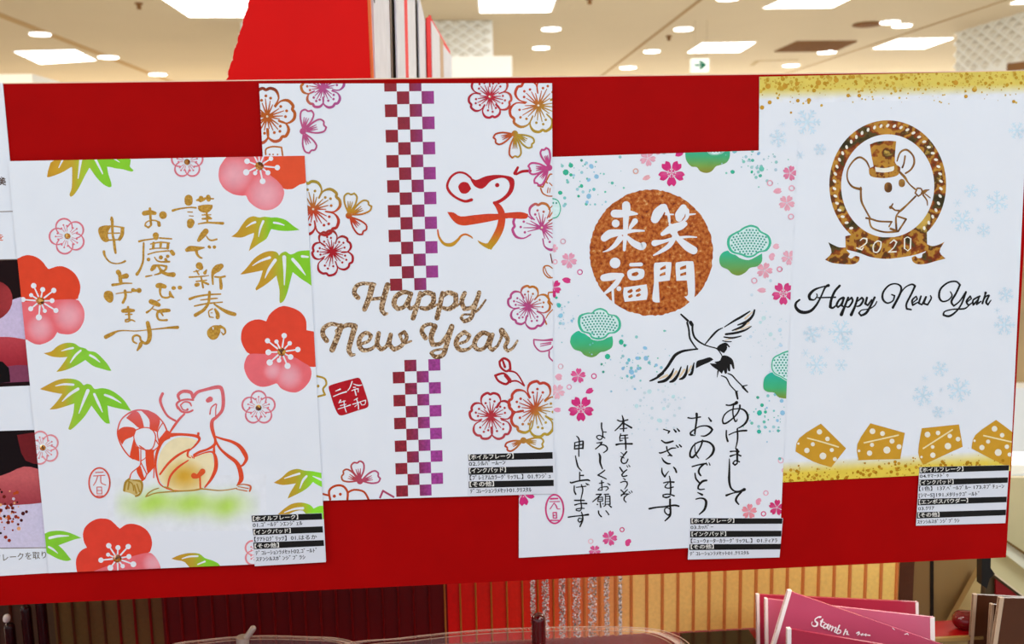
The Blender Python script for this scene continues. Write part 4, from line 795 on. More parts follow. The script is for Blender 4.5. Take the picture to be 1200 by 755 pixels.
def blossom(x, y, R, c, rot=90, ctr=True):
    a = Art(C3, 'cherry_blossom', color=lambda px, py: mix(c, '#f0c0d0', max(0, .5-math.hypot(px-x, py-y)/R*1.3)))
    for k in range(5):
        an = math.radians(rot+72*k)
        def q(r, t): return '%g,%g' % (x+R*r*math.cos(an+math.radians(t)), y+R*r*math.sin(an+math.radians(t)))
        a.fill(' '.join([q(.05, 0), q(.5, -31), q(.84, -25), q(1.02, -10), q(.86, 0), q(1.02, 10), q(.84, 25), q(.5, 31)]), sub=2)
    if ctr and R > 10:
        a.col('#efdcd8')
        for k in range(10): a.st('%g,%g,1.3' % (x+R*.3*math.cos(k*.628), y+R*.3*math.sin(k*.628)))
        a.col('#d89aa8').st('%g,%g,2.4' % (x, y))
    a.build()
for b in [(787,203,15.5,PK,90),(759,185.5,9.5,'#e3a2b6',80),(926,203,9,'#dd7c9e',70),(922,238,9.5,'#e5a3b5',85),(924.5,302,9,'#e6a9bb',90),(896,317,9.5,'#e3a0b2',75),(918,344,13.5,'#d2407f',90),(666.7,305.3,9.5,'#e39ab4',85),(648,337,10,PK,100),
          (653,459,9,'#eab0c2',90),(677.5,440.5,9,'#d9548f',60),(680.8,479,15,PK,90),(612,578,15,PK,80),(714.4,631,9,'#d84f8a',70),(878,599.5,9,'#e78b98',60),(910.3,595,9.5,'#cf3570',60),(649,269+22,5,'#e9a9bd',0),(697,646,7,'#dc5a90',90)]: blossom(*b)
a = Art(C3, 'ring_dots', color=PP)
for x, y, r, c in [(902.3,214.6,3,PP),(927.8,220.6,3,PP),(927,254,3,PP),(745,200.7,2.8,'#dca79c'),(771,177.7,3,PP),(778,178,2.2,'#9ac0c0'),(913.7,315.6,2.8,'#e28aa6'),(884,329,3,PP),(659.8,283,2.8,'#dba8ba'),(679.6,319,2.8,'#cf4f8f'),(657,429.6,2.8,'#e0b4c4'),(667,453.7,2.6,'#df9ab8'),(696,441,2.8,'#cf3f85'),(729,621,2.4,'#cf3f75'),(692.3,634.7,2.6,'#e8b8c6'),(894.7,602.4,2.6,'#d8507f'),(897.5,578,2.6,PP),(915,539.7,3,'#e7b4c4'),(919,551.5,2.4,'#e7a4b8'),(650.5,307,2.4,PP)]:
    a.c = c; a.st(' '.join('%g,%g,1.3' % (x+r*math.cos(t*.5236), y+r*math.sin(t*.5236)) for t in range(13)), sub=1)
a.build()
for x, y, l, w_, an, c in [(796,180,5.5,3.6,-.6,PK),(911,224,5.2,3.4,-.2,'#e6a2b4'),(757.5,208.5,5,2.8,-.4,'#e4a8b0'),(909.4,289,4,3.4,-.2,'#e7b0c0'),(904.4,301,3.6,4.6,.3,'#e8aabc'),(892.5,340.4,5.4,3,0,'#e6a8ba'),(663.8,328.6,5.4,3.4,.2,'#d23a80'),(654.6,442,4.4,4,.2,PP),(690.8,458.5,5,3.2,-.5,'#d23a80'),(653,480.6,4.5,2.8,0,'#e59ab8'),(735.8,636,3.4,4.6,.5,'#d84585'),(888.7,588,3.2,4.4,.4,'#e79ab0'),(649.5,345,2.2,4.5,0,PK)]:
    a = Art(C3, 'loose_petal', color=c); ca, sa = math.cos(an), math.sin(an); pts = [(-1, 0), (-.5, -.8), (.3, -1), (.95, -.5), (.75, 0), (1, .4), (.4, .95), (-.4, .8)]
    a.fill(' '.join('%g,%g' % (x+ca*p*l-sa*q*w_, y+sa*p*l+ca*q*w_) for p, q in pts), sub=2); a.build()
def pine(solid, dotted, fr, cols, dots=None):
    if solid:
        a = Art(C3, 'pine_crest', fr, gy_([(fr[1]+y/fr[2], c) for y, c in cols]), M_WATER); a.fill(solid, grad=4)
        a.build()
    if dotted:
        a = Art(C3, 'dotted_pine_crest', fr, PAPER); pts = a.parse(dotted)[0]; cx = sum(p[0] for p in pts)/len(pts); cy = sum(p[1] for p in pts)/len(pts)
        def grow(k): return ' '.join('%g,%g' % ((cx+(p[0]-cx)*k-fr[0])*fr[2], (cy+(p[1]-cy)*k-fr[1])*fr[2]) for p in pts)
        a.fill(grow(1.05)); a.c = '#44b494'; a.fill(dotted); a.c = '#d3e8e9'; a.fill(grow(.88)); a.c = '#3a9a8a'
        xs = [p[0] for p in pts]; ys = [p[1] for p in pts]; i = 0; y = min(ys)
        poly = [(cx+(p[0]-cx)*.84, cy+(p[1]-cy)*.84) for p in pts]
        while y < max(ys):
            x = min(xs)+(1.9 if i % 2 else 0)
            while x < max(xs):
                ins = False; yy = y+((x-cx)**2)*.006
                for k in range(len(poly)):
                    (x1, y1), (x2, y2) = poly[k], poly[k-1]
                    if (y1 > yy) != (y2 > yy) and x < (x2-x1)*(yy-y1)/(y2-y1)+x1: ins = not ins
                if ins: a.dot_(x, yy, 1.22, n=6)
                x += 3.8
            y += 3.1; i += 1
        a.build()
pine('148,20 470,20 475,110 450,160 400,180 370,190 340,225 300,238 255,225 230,195 190,190 155,150 145,100', '300,20 310,80 345,103 395,100 435,75 445,20', (780,165,6.294), [(60,'#35ad97'),(120,'#4aab78'),(190,'#7fa04a'),(235,'#8f8a35')])
pine('165,745 175,715 215,685 250,695 300,730 360,750 420,730 450,720 455,760 445,800 400,825 370,830 340,855 305,865 260,850 235,825 190,810 165,770',
     '215,635 225,580 280,560 310,560 330,540 370,528 410,545 430,570 480,580 508,620 505,670 470,700 430,705 400,735 355,745 310,735 290,705 240,690', (640,270,5.807), [(690,'#2fb795'),(780,'#45b07a'),(860,'#6f9c4a')])
pine('843,303 847,296 856,294 866,302 877,305 886,301 893,297 893,306 888,312 879,314 874,319 866,323 858,321 853,316 845,312',
     '852,287 854,277 866,270 872,266 880,263.5 888,266 892,271 901,276 904,285 899,294 890,296 883,301 875,302 868,299 857,296', (0,0,1), [(295,'#35b492'),(310,'#5fa565'),(322,'#7c963f')])
pine('780,600 790,550 835,520 870,545 960,590 960,690 880,680 850,650 810,645 785,630', '830,490 840,430 880,405 910,390 960,375 960,590 930,575 890,550 850,530', (750,340,5.395), [(520,'#2fb0a0'),(620,'#45b07a'),(680,'#7c963f')])
pine('', '-20,420 45,422 90,440 110,500 90,560 45,577 -20,580', (640,165,6.294), [])
# copper disc
a = Art(C3, 'copper_foil_disc', (0,0,1), '#b8601f', M_COPPER); rnd = random.Random(3)
n = 150; a.fill(' '.join('%g,%g' % (763.3+(72.4+rnd.uniform(-.9, .5))*math.cos(2*math.pi*i/n), 296.3+(74+rnd.uniform(-.9, .5))*math.sin(2*math.pi*i/n)) for i in range(n)), sub=1); a.build()
a = Art(C3, 'white_characters', (690,230,10.79), PAPER, M_KNOCK)
a.st('472,115,104 475,170,104 470,260,76 462,480,56 448,680,36;325,220,100 400,222,100 520,215,70 610,224,24;340,345,100;585,315,74 530,390,44 510,430,20;195,530,90 260,480,106 340,465,92 460,452,60 580,437,38 700,438,20;400,530,76 330,620,58 250,680,30 180,705,10;490,520,46 560,590,80 660,640,88 690,620,80')
a.f(690,220,4.871).st('420,115,44 395,145,58 378,180,48;430,110,36 455,155,18 460,195,14;440,152,12 482,153,8;540,115,40 520,155,54 515,175,40;560,130,26 562,165,20 540,192,14 515,202,8;560,155,14 608,150,7;420,265,22 470,235,44 520,220,46 548,208,30;462,208,14 485,240,50;482,250,44 505,285,30 560,335,46 598,358,46;375,317,36 430,306,20 480,292,18 560,281,13 615,283,7;490,280,28 460,330,28 410,365,20 370,386,8')
a.st('150,430,62;85,515,40 130,508,44 190,500,24;185,505,24 145,560,30 80,612,10;135,560,15 140,660,13;172,577,28;240,440,20 298,438,22').fill('220,480 250,462 308,465 318,490 305,520 250,530 225,515;200,570 330,552 337,600 330,640 205,652 196,610')
a.fill('372,440 395,428 460,425 472,440 462,530 398,538 405,655 380,655 362,635 372,540;495,440 512,425 580,420 600,440 606,600 592,655 572,650 545,622 566,610 560,530 500,532').build()
a = Art(C3, 'foil_counters', (690,220,4.871), '#b8601f', M_COPPER)
a.fill('245,490 275,480 285,492 270,505 245,503;222,590 245,577 252,590 238,602 222,600;268,585 290,573 300,585 285,595 268,595;226,618 246,608 252,620 238,630 226,628;270,612 290,602 298,612 285,622 270,622;408,460 438,442 440,462 408,472;406,495 436,480 438,498 406,506;522,455 555,442 556,462 522,470;522,492 555,480 556,498 522,505', sub=2).build()
# crane
a = Art(C3, 'feather_tint', (770,395,9.23), '#e0c8aa'); a.st('110,415,26 30,450,18;210,375,26 150,450,22;295,355,24 245,430,20;370,315,18 330,390,18').f(765,355,9.23).st('1075,100,12 1000,170,22;1040,215,20 900,300,14;1050,250,10 960,285,18;840,390,10 790,405,12').build()
a = Art(C3, 'crane_drawing', (765,355,9.23), '#110c0c', M_BLACK).wid(1.15)
a.st('305,125,16 380,195,22;372,215,20 390,290,17 400,380,17 440,450,15 475,495,13;408,212,34 425,238,32;430,235,20 430,300,19 450,370,19 500,420,17 560,455,14;560,455,9 640,360,19 700,300,17 755,272,9;775,262,9 880,195,19 960,150,22 1050,92,12;1100,80,18 1080,140,22 1020,200,26 920,240,12;860,300,12 960,260,22 1010,215,18;790,340,20 900,325,22 1000,295,18 1065,255,8;770,370,12 860,380,18 955,360,10;755,410,9 800,420,11 850,420,9')
a.fill('690,490 720,455 790,430 835,475 825,485 802,462 802,500 770,545 740,530').st('560,455,13 620,475,11 690,495,12 730,540,11 750,578,9;485,500,14 400,510,18 320,525,24 250,560,29 210,610,29 160,690,26 108,752,24 60,790,24')
a.f(770,395,9.23).st('62,393,25 0,440,22 -55,468,18 -80,477,10;180,345,11 150,410,25 90,470,30 15,490,20;260,325,11 225,410,25 180,470,30 140,487,16;330,310,11 315,390,25 285,440,27 245,458,14;400,280,9 385,350,25 370,400,25 345,410,16')
a.fill('430,265 500,240 570,220 610,245 560,275 490,305 420,340').fill('620,270 680,255 705,205 760,205 820,250 838,345 820,345 803,300 790,300 792,370 772,370 760,340 755,390 735,400 720,360 700,400 670,370 600,320 570,285 640,290')
a.st('660,370,15 650,435,5;765,395,9 810,415,14 860,470,12 920,530,12;920,535,14 975,522,9;930,545,22 980,598,14;695,420,9 750,445,14 790,520,12 850,585,12;850,590,11 875,585,8;858,600,24 872,670,16').build()
# brush lettering
a = Art(C3, 'black_lettering', (800,460,12.5), '#110c0c', M_BLACK).wid(1.2)
a.st('640,185,20 690,190,19 760,170,32 790,150,42;745,190,19 735,280,18 745,360,19 770,425,20 790,420,16 800,390,9;838,190,24 835,230,22 800,310,19 730,385,19 640,450,22 595,455,22 585,400,19 620,320,17 700,260,16 790,240,15 870,245,20 930,290,26 955,370,28 920,450,26 860,500,20 800,530,12;640,560,18 640,640,21 660,715,26;680,622,16 760,585,15 850,565,22 935,560,24;800,540,20 805,620,22 800,720,19 775,825,12')
a.f(800,500,12.5).st('700,368,20 760,362,16 820,368,26;700,435,24 760,415,15 800,410,15 850,430,22;778,325,15 800,350,34 800,430,26 800,510,26;832,518,18 770,500,16 737,540,19 765,565,21 798,540,17 800,505,12;685,475,12 685,600,22 680,760,30')
a.f(800,550,12.5).st('680,118,31 685,200,28 710,280,24 770,325,20 840,320,18 900,295,32;640,385,28 740,350,16 840,330,22 905,298,38;860,335,22 800,400,26 780,460,28 820,515,18')
a.f(800,460,12.5).st('80,372,20 140,380,16 260,360,18;205,315,32 205,400,24 188,520,22 177,612,22;175,627,22 122,625,24 115,592,22 170,545,16 250,500,16 340,490,18 400,510,28 435,545,24 400,595,24 330,638,20 270,638,12;380,370,14 415,420,26')
a.f(800,500,12.5).st('180,240,9 180,340,13 200,420,18 235,465,12;290,205,24 270,280,20 220,370,22 150,450,28 110,440,24 110,380,24 150,290,20 220,235,18 310,215,22 400,240,24 455,310,30 440,390,30 390,450,20 340,485,10;140,588,18 220,565,18 310,548,22 350,545,18;345,530,9 358,565,16;385,530,9 400,565,16;310,550,24 250,610,22 235,670,26 265,720,20')
a.f(800,550,12.5).st('180,60,16 195,140,22 245,200,22;350,165,24 290,180,28 235,240,24 225,285,20 260,300,18 320,292,12;220,342,12 285,375,28;195,440,16 260,425,18 320,440,26 345,490,32 320,590,28 245,662,16')
a.f(760,500,15).st('265,50,18 330,70,18 370,85,24 345,115,22;445,50,18 480,92,30;505,40,18 540,80,26;230,245,20 290,285,27 360,280,31 430,258,26;190,462,20 220,465,24 320,430,19 400,385,24 480,378,16;318,355,22 330,420,20 370,480,22 410,515,22;340,517,13 370,505,22 405,517,20;485,330,16 520,365,24;540,320,18 575,355,26;235,550,12 270,610,27 330,650,29 380,655,20')
a.f(755,540,15).st('310,130,14 315,210,26 360,285,23 395,230,18 430,185,10;515,115,18 545,150,27 565,205,27;440,275,15 455,340,22 465,480,25 460,600,24;340,392,18 420,375,20 520,378,27;420,395,15 375,440,18 365,470,18 420,485,18 510,465,20;525,620,24 470,600,20 400,590,20 330,605,20 330,635,20 390,650,24 450,630,22')
a.f(755,560,12.5).st('75,455,25 180,435,20 300,425,20 440,405,24 505,418,22;378,320,25 378,400,25 385,480,25 375,560,25 305,632,16;385,520,18 350,550,16 305,510,18 300,460,15 340,440,13 380,470,13').build()
a = Art(C3, 'small_black_lettering', (700,480,15), '#110c0c', M_BLACK).wid(1.15)
a.st('435,105,14 460,200,30 460,385,22;355,188,22 420,210,20 535,182,22;450,230,26 380,310,23 310,375,16;470,245,20 600,322,30;400,342,17 520,330,17;410,430,18 395,500,22;400,462,17 530,450,20;395,490,20 400,550,18;420,510,12 540,500,15;400,555,20 440,545,14;335,620,34 420,605,21 610,605,30;485,455,22 500,600,26 500,705,20')
a.f(700,520,15).st('515,145,26 460,215,23 425,270,24 425,320,22 460,350,20 510,335,20 538,275,20;415,155,11 470,200,16;405,225,12 470,255,16;395,420,20 440,490,26;520,460,18 470,500,23 430,550,23 450,578,21 520,565,21;515,385,11 535,415,14;550,375,11 572,405,16')
a.f(680,540,15).st('755,310,12 790,335,21;710,385,18 770,365,18 820,375,23 825,430,20 780,500,12;715,515,19 770,570,20;830,510,15 770,570,20 720,620,21;720,602,18 790,587,20 855,590,17;830,600,13 780,640,23 770,690,21 805,730,16;855,545,11 880,575,14;895,530,12 912,560,16')
a.f(700,480,15).st('75,240,24 75,320,22 95,400,20 97,470,20 130,500,13;95,395,13 155,398,18')
a.f(660,505,15).st('735,130,13 690,105,17 640,80,18 590,95,18 590,120,17 625,152,18 665,150,18 695,105,16;590,215,15 680,205,24 640,260,21 570,320,20;600,295,18 660,250,20 720,250,20 770,290,23 770,340,21 710,385,16;630,400,18 650,460,35 650,560,30 690,670,18')
a.f(660,550,15).st('730,20,20 680,60,20 610,105,21;610,105,18 690,140,20 755,172,18;635,250,16 710,235,18;675,205,21 680,290,18 685,365,16;685,370,14 612,368,15 640,335,13 700,315,15 770,310,18 795,340,16 750,378,13;780,250,14 820,275,20')
a.st('580,445,19 670,440,22 620,490,17;620,490,21 570,530,19 520,575,16;620,480,19 610,560,17;600,502,14 690,492,16 695,560,14 610,570,16;610,532,11 690,527,11;650,580,17 660,670,23;600,620,24;700,610,20;720,445,17 800,440,19;745,460,15 738,620,17;740,480,15 820,475,19 825,620,19;740,525,11 815,522,11;740,570,11 815,568,11;735,620,14 820,615,14;745,635,16 715,655,16;800,630,14 845,668,24')
a.f(630,570,15).st('1070,435,21 1080,490,21 1120,535,23;1200,430,18 1240,480,18 1250,500,20')
a.f(660,505,15).st('235,95,14 270,130,20 285,200,21 275,330,19 275,450,16;200,210,16 330,182,18 350,200,26 345,310,26;205,210,18 200,320,22 350,305,21;200,270,20 340,240,18;215,440,14 235,540,23 265,640,23 325,705,12')
a.f(660,550,15).st('290,55,18 290,190,19;290,110,16 355,110,23;125,230,22 150,240,26 260,210,23 420,190,26 465,205,18;195,295,18 195,380,21 220,440,25;230,320,14 400,300,18;320,275,18 345,360,20 325,470,18 310,540,13;400,250,17 430,275,21;435,262,13 455,278,13;200,550,22 370,550,22;205,630,22 300,605,16 410,605,26;307,540,18 320,640,21 320,690,20;370,690,15 300,690,17 230,700,17 230,725,17 290,735,17 320,700,16')
a.f(630,570,15).st('540,545,21 640,530,20 780,515,20 890,500,32;770,455,16 790,520,23 790,600,27 745,710,21;785,600,20 740,635,18 710,600,18 730,560,16 790,580,15').build()
a = Art(C3, 'oval_seal', (630,570,15), '#cf3f7c')
a.st(' '.join('%g,%g,29' % (300+155*math.cos(t*math.pi/12), 402+252*math.sin(t*math.pi/12)) for t in range(25)))
a.st('230,222,32 350,217,28;215,272,14 385,270,18;290,295,16 260,340,16 220,400,18;290,295,13 330,350,22 345,395,18 395,400,13;270,465,20 330,460,20 335,560,20 275,560,18 270,465,17;275,515,22 305,513,18;230,600,22 370,600,22').build()
# ---------------- card 4
def topd(x, y): return y-(90-(x-890)*.0222)
def botd(x, y): return (566.5-(x-918)*.0545)-y
a = Art(C4, 'gold_band', color=lambda x, y: mix(PAPER, '#dcc55f', (27-topd(x, y))/12), m=M_WATER); a.fill('860,80 1230,70 1230,115 860,122', grad=7).build()
a = Art(C4, 'gold_band', color=lambda x, y: mix(PAPER, '#e4c84c', (25-botd(x, y))/14), m=M_WATER); a.fill('880,540 1200,526 1200,560 880,580', grad=7).build()
rnd = random.Random(11); a = Art(C4, 'gold_speckles', color='#c08f2c')
for i in range(420):
    x = rnd.uniform(890, 1210); d = abs(rnd.gauss(0, 1))*13+1; y = d+(90-(x-890)*.0222); r = rnd.choice([.7, .8, 1, 1.3, 1.8, 2.4])*(1 if x < 1000 else .85)
    if d > 22: r *= .7
    a.c = mix('#b98a22', '#dcc060', rnd.random()*.7+(.2 if d > 24 else 0)); a.dot_(x, y, r, n=7)
for x, y, r in [(900,101,3.2),(920,101,3.2),(934,98,2.6),(959,97,3.4),(980,94,3),(902,120,2.4),(893,126,2.6),(935,118,2.2),(948,117.5,2.6),(994,112,2.2),(1007,112,2.2),(927,132,1.4),(1120,97,3),(1142,105,3),(1188,119,2),(1132,113,2.2)]:
    a.c = '#c59230'; a.dot_(x, y, r, n=9)
a.build(kind='stuff')
a = Art(C4, 'gold_speckles', color='#c08f2c')
for i in range(230):
    x = rnd.uniform(918, 1190); d = abs(rnd.gauss(0, 1))*9+1; y = (566.5-(x-918)*.0545)-d; r = rnd.choice([.6, .8, 1, 1.4, 2])
    if d > 18: r *= .6
    a.c = mix('#a8740f', '#c9962c', rnd.random()); a.dot_(x, y, r, n=7)
a.build(kind='stuff')
def snow(x, y, R):
    a = Art(C4, 'snowflake', color='#cbdfee'); rot = (x*13+y*7) % 1.0
    for k in range(6):
        t = rot+k*math.pi/3; ux, uy = math.cos(t), math.sin(t); a.st('%g,%g,%g %g,%g,%g' % (x, y, R*.16, x+ux*R, y+uy*R, R*.12), sub=1)
        if R > 5:
            for f in (.45, .75):
                for s_ in (-.9, .9):
                    bx, by = x+ux*R*f, y+uy*R*f; a.st('%g,%g,%g %g,%g,%g' % (bx, by, R*.10, bx+math.cos(t+s_)*R*.3, by+math.sin(t+s_)*R*.3, R*.09), sub=1)
    a.build()
for s in [(946,143,15),(911.8,162,10),(961,175,7),(918,146,3.5),(938,182,5),(1192,153,10),(1168.5,237,13),(1127.7,258.7,13),(1138,223.7,8),(1152.5,270,8),(1122,238,5),(1146,246,3),(1178.7,345.6,9),(1168.5,364,4),(1177,381,12),(951.4,392,10),(964.4,384.7,4),(985,389,14),
          (957,428,12),(986,428,7),(969,409.6,4),(991,403,8),(944,414,5),(1102,432.6,9),(1123.9,456.8,14),(1081.6,464,12),(1099.7,483,7),(1103,457,3),(1084,443.5,4),(1114,482,4)]: snow(*s)
a = Art(C4, 'foil_medallion', (0,0,1), '#a8782c', M_FLAKE)
def ell(cx, cy, rx, ry, n=72): return ' '.join('%g,%g' % (cx+rx*math.cos(2*math.pi*i/n), cy+ry*math.sin(2*math.pi*i/n)) for i in range(n))
for i in range(72):
    t0, t1 = 2*math.pi*i/72, 2*math.pi*(i+1)/72; Y = C4['front']-0.01
    if i == 0: YY = a.lev()
    a.emit([(1040.3+68.5*math.cos(t0), 216.5+75.5*math.sin(t0)), (1040.3+68.5*math.cos(t1), 216.5+75.5*math.sin(t1)), (1040.3+54.6*math.cos(t1), 218+60.5*math.sin(t1)), (1040.3+54.6*math.cos(t0), 218+60.5*math.sin(t0))], YY)
a.f(960,220,8).fill('245,455 330,440 450,458 620,465 800,455 920,425 1010,420 1012,590 900,630 760,655 620,668 480,650 370,610 248,580').fill('1010,530 1060,548 1120,535 1175,508 1128,600 1185,665 1090,690 1000,715 920,718 875,690 868,655 900,640 925,660 960,655 970,620 1000,600').fill('250,560 190,560 140,540 85,512 115,610 55,675 120,705 230,718 320,718 370,690 378,650 340,640 300,665 270,650 290,620 260,590')
a.f(965,140,8).fill('435,235 500,210 600,200 682,205 670,400 720,450 700,520 620,545 540,550 440,530 425,460 470,440 450,340').build()
a = Art(C4, 'medallion_beads', (965,140,8), '#ece6da')
for k in range(50):
    t = math.radians(-90+7.2*k)
    if 52 < (math.degrees(t)+360) % 360 < 128: continue
    a.dot_(1040.3+62.5*math.cos(t), 216.8+69.5*math.sin(t), 2.5, 1.6, n=9, ang=t-0.9+math.pi/2)
a.fill('482,445 570,457 662,438 655,480 570,498 490,490').f(960,220,8).st('385,495,9 410,475,11 445,480,16 440,520,12 380,565,9;350,565,12 400,582,14 415,560,9;520,520,12 550,500,12 580,510,11 575,560,14 545,605,12 510,600,11 505,555,12 520,520,9;665,520,9 700,490,12 725,510,14 700,560,10 650,605,10 720,600,14;800,480,13 800,570,14;858,480,13 855,570,14;800,480,7 828,463,9 858,480,7;800,570,7 830,592,9 855,570,7').build()
a = Art(C4, 'hatted_mouse_drawing', (965,140,8), '#7a4f22', mat('gilt_line', ramp=[(.3, '#5e3a1a'), (.5, '#8a5a26'), (.7, '#a87c3a')], nscale=300, rough=.4, metal=.2)).wid(1.3)
a.st('430,450,11 400,390,13 340,355,15 280,390,13 230,470,11 225,560,11 270,630,15 350,655,20;350,655,14 350,745,12;690,390,9 720,310,13 780,285,15 840,340,13 850,410,15 820,470,13 770,505,13;765,345,13 755,410,11 740,450,14;607,625,56 607,650,56;735,588,46 735,606,46;700,480,15 760,540,19 800,600,10 860,655,13;860,690,11 880,645,11 915,650,11 925,690,11 890,720,11 860,690,11;925,690,20 950,670,18 990,660,7')
a.f(960,220,8).st('390,0,14 395,120,16 430,200,13 480,290,13;975,60,11 1010,30,8;975,70,13 1010,120,10 1015,165,7;995,60,9 1040,95,8;905,80,13 830,155,13 770,210,17 740,235,10;670,185,24;675,180,12 690,152,10;680,185,14 710,210,11 750,215,13;745,235,10 720,280,13 725,400,15;440,285,14 490,295,14 560,315,13 680,320,13;470,300,11 490,370,13 560,405,13 640,418,13 730,410,16;680,320,10 655,365,11;670,385,17 710,400,17;740,270,13 815,295,13 780,350,13 740,410,14').build()
a = Art(C4, 'script_lettering', (925,325,10), '#110c0c', M_BLACK).wid(1.1)
a.st('120,265,20 80,300,24 75,350,30 120,400,37 190,413,34 260,388,30 320,320,24 370,230,19 420,120,22 458,97,34;455,102,22 380,115,15 290,150,26 235,210,33 240,258,28 290,265,16 325,225,14 320,195,12;590,100,26 530,170,26 490,270,28 480,348,32 510,360,22 560,320,16;335,240,15 540,235,18')
a.st('632,240,27 590,260,22 555,320,25 570,352,20 610,315,20 640,242,22;640,245,24 612,330,24 640,345,14 665,325,12;690,240,24 650,340,25 610,438,38;682,280,14 730,240,22 742,280,22 700,345,20 665,345,14;800,240,24 770,340,25 725,440,34;802,280,14 850,240,22 867,270,24 830,330,22 790,342,14;910,240,24 890,310,25 920,330,20 965,265,18;1000,237,24 950,340,24 900,420,28 840,450,22 815,420,18 850,385,13 940,370,13 1000,330,14 1025,285,12')
a.f(1015,320,7.5).st('225,190,11 250,200,13 235,245,12 185,265,14 147,230,18 150,170,16 200,110,14 260,95,12 305,120,16 300,180,18 235,305,20;290,200,9 340,130,11 400,100,14 430,115,18 400,180,16 355,270,16 357,315,16 395,322,14;410,262,9 450,230,12 440,205,11 405,240,16 410,283,16 460,255,9;482,205,15 462,265,16 490,280,12 525,210,14;528,210,14 505,268,16 540,280,14 572,225,13 565,200,11')
a.st('740,165,9 755,200,12 720,240,12 670,250,14 642,210,18 655,140,16 720,85,14 790,75,14 825,105,16 790,180,16 750,250,18 770,290,14 820,250,12 872,175,14;877,168,17 840,270,14 790,340,14 730,380,18 680,370,16 690,340,12 760,320,11 860,315,14 900,290,9;880,262,9 925,225,12 915,203,12 882,250,17 900,285,14 935,260,9;985,210,14 940,240,14 942,280,16 978,240,12 1000,203,12;995,205,13 972,275,16 1010,250,11;1050,175,22 1045,195,14 1022,268,16;1032,240,9 1055,205,12 1078,200,20;1078,205,14 1055,255,18 1070,280,14 1097,240,9').build()
def cheese(out, line, holes):
    a = Art(C4, 'cheese_wedge', (910,400,4.138), '#c9952c', M_WATER); a.fill(out, grad=8, rough=.1).col('#ead9a8').st(line); a.col('#e8e2d4')
    a.st(';'.join('%g,%g,%g' % h for h in holes)); a.build()
cheese('92,535 110,470 215,400 337,520 265,612 180,585', '150,470,6 225,490,7 300,513,7', [(208,440,26),(247,474,22),(176,500,20),(147,530,26),(225,557,33),(268,528,20),(283,572,20),(106,497,11)])
cheese('392,500 455,398 622,445 600,572 500,574 398,578', '425,493,7 510,474,7 590,456,7', [(465,437,28),(514,448,24),(463,503,20),(451,543,26),(535,528,34),(560,485,24),(594,512,24),(400,532,13)])
cheese('705,422 885,404 903,512 712,600 687,540', '712,520,7 852,430,7', [(732,453,28),(783,445,22),(840,460,22),(757,513,18),(831,509,32),(758,553,26),(880,475,23),(703,562,12)])
cheese('945,520 965,455 1065,382 1190,490 1190,620 1100,598', '1005,458,7 1145,490,7', [(1057,425,28),(1094,456,22),(1026,487,20),(996,516,26),(1075,540,34),(1117,512,22),(1130,550,20),(960,483,12)])

# ================================================================== caption slips and leaflet print
M_SLIP = mat('slip_paper', '#d9dbe6', 0.55); M_BAR = mat('slip_black', '#0b090a', 0.5)
def slip(label, quad, front, bars, rows):
    c = sheet_card(label, *quad, front, 'caption_slip', 'label', 0.12, M_SLIP, 'caption slips'); c['root']['group'] = 'caption slips under the cards'
    for q in bars:
        slab('black_bar', [P(x, y, front-0.012) for x, y in q], (0, 0.008*MM, 0), M_BAR, c['root'])
    for body, x0, y0, x1, y1, h, wht in rows:
        text_px(c, 'printed_line', body, x0, y0, x1, y1, h, '#e6e2de' if wht else '#1c1a22', c['root'], bold=0.016 if wht else 0.014)
slip('caption slip at the lower right corner of the plum blossom card', [(294.5,604.3),(377.3,601.6),(381.8,659),(298.5,663.8)], -2.13,
     [[(294.8,604.5),(377,601.8),(377.6,609),(295.4,612)], [(296,620),(378,617),(378.5,624.3),(297,627.5)], [(296.8,636),(379.2,633.2),(379.8,640),(297.6,644)]],
     [('【ホイルフレーク】',296.5,611.2,349.5,608.8,6,1),('01.ｺﾞｰﾙﾃﾞﾝｴﾝｼﾞｪﾙ',296.3,618.6,354.5,616,6,0),('【インクパッド】',297.5,626.8,340.8,625,6,1),('【ｸｱﾄﾛｸﾞﾘｯﾂ】01.はるか',298,635.3,371.5,632.5,6.2,0),('【その他】',298.5,643.2,327,641.8,6,1),('ﾃﾞｺﾚｰｼｮﾝﾗﾒｾｯﾄ02.ｺﾞｰﾙﾄﾞ',299.5,651.4,371.5,648,6,0),('ｽﾃﾝｼﾙｽﾎﾟﾝｼﾞﾌﾞﾗｼ',300,658.6,358,656,6,0)])
slip('caption slip at the lower right corner of the checkered ribbon card', [(548.3,532.6),(650.3,530),(650.8,578.8),(547.8,580.8)], -1.63,
     [[(548.5,532.8),(647.5,530),(647.7,537.8),(549,540.5)], [(549,548.5),(648,546),(648.3,554),(549.3,556.8)], [(549.3,564.5),(648.8,562.5),(649,569.8),(549.5,572.2)]],
     [('【ホイルフレーク】',549.5,539.3,602,537.6,6.6,1),('02.ｼﾙﾊﾞｰﾑｰﾝ',549.5,546.9,592.5,545,6.2,0),('【インクパッド】',550,555.2,593,553.7,6.6,1),('【ﾌﾟﾚﾐｱﾑｶﾗｰｸﾞﾘｯﾂL.】01.ｻﾝｼﾞｭ',550.5,563.3,645.5,561,6.4,0),('【その他】',550.5,571.2,579,570.2,6.6,1),('ﾃﾞｺﾚｰｼｮﾝﾗﾒｾｯﾄ01.ｸﾘｽﾀﾙ',551,578.9,623,577,6.2,0)])
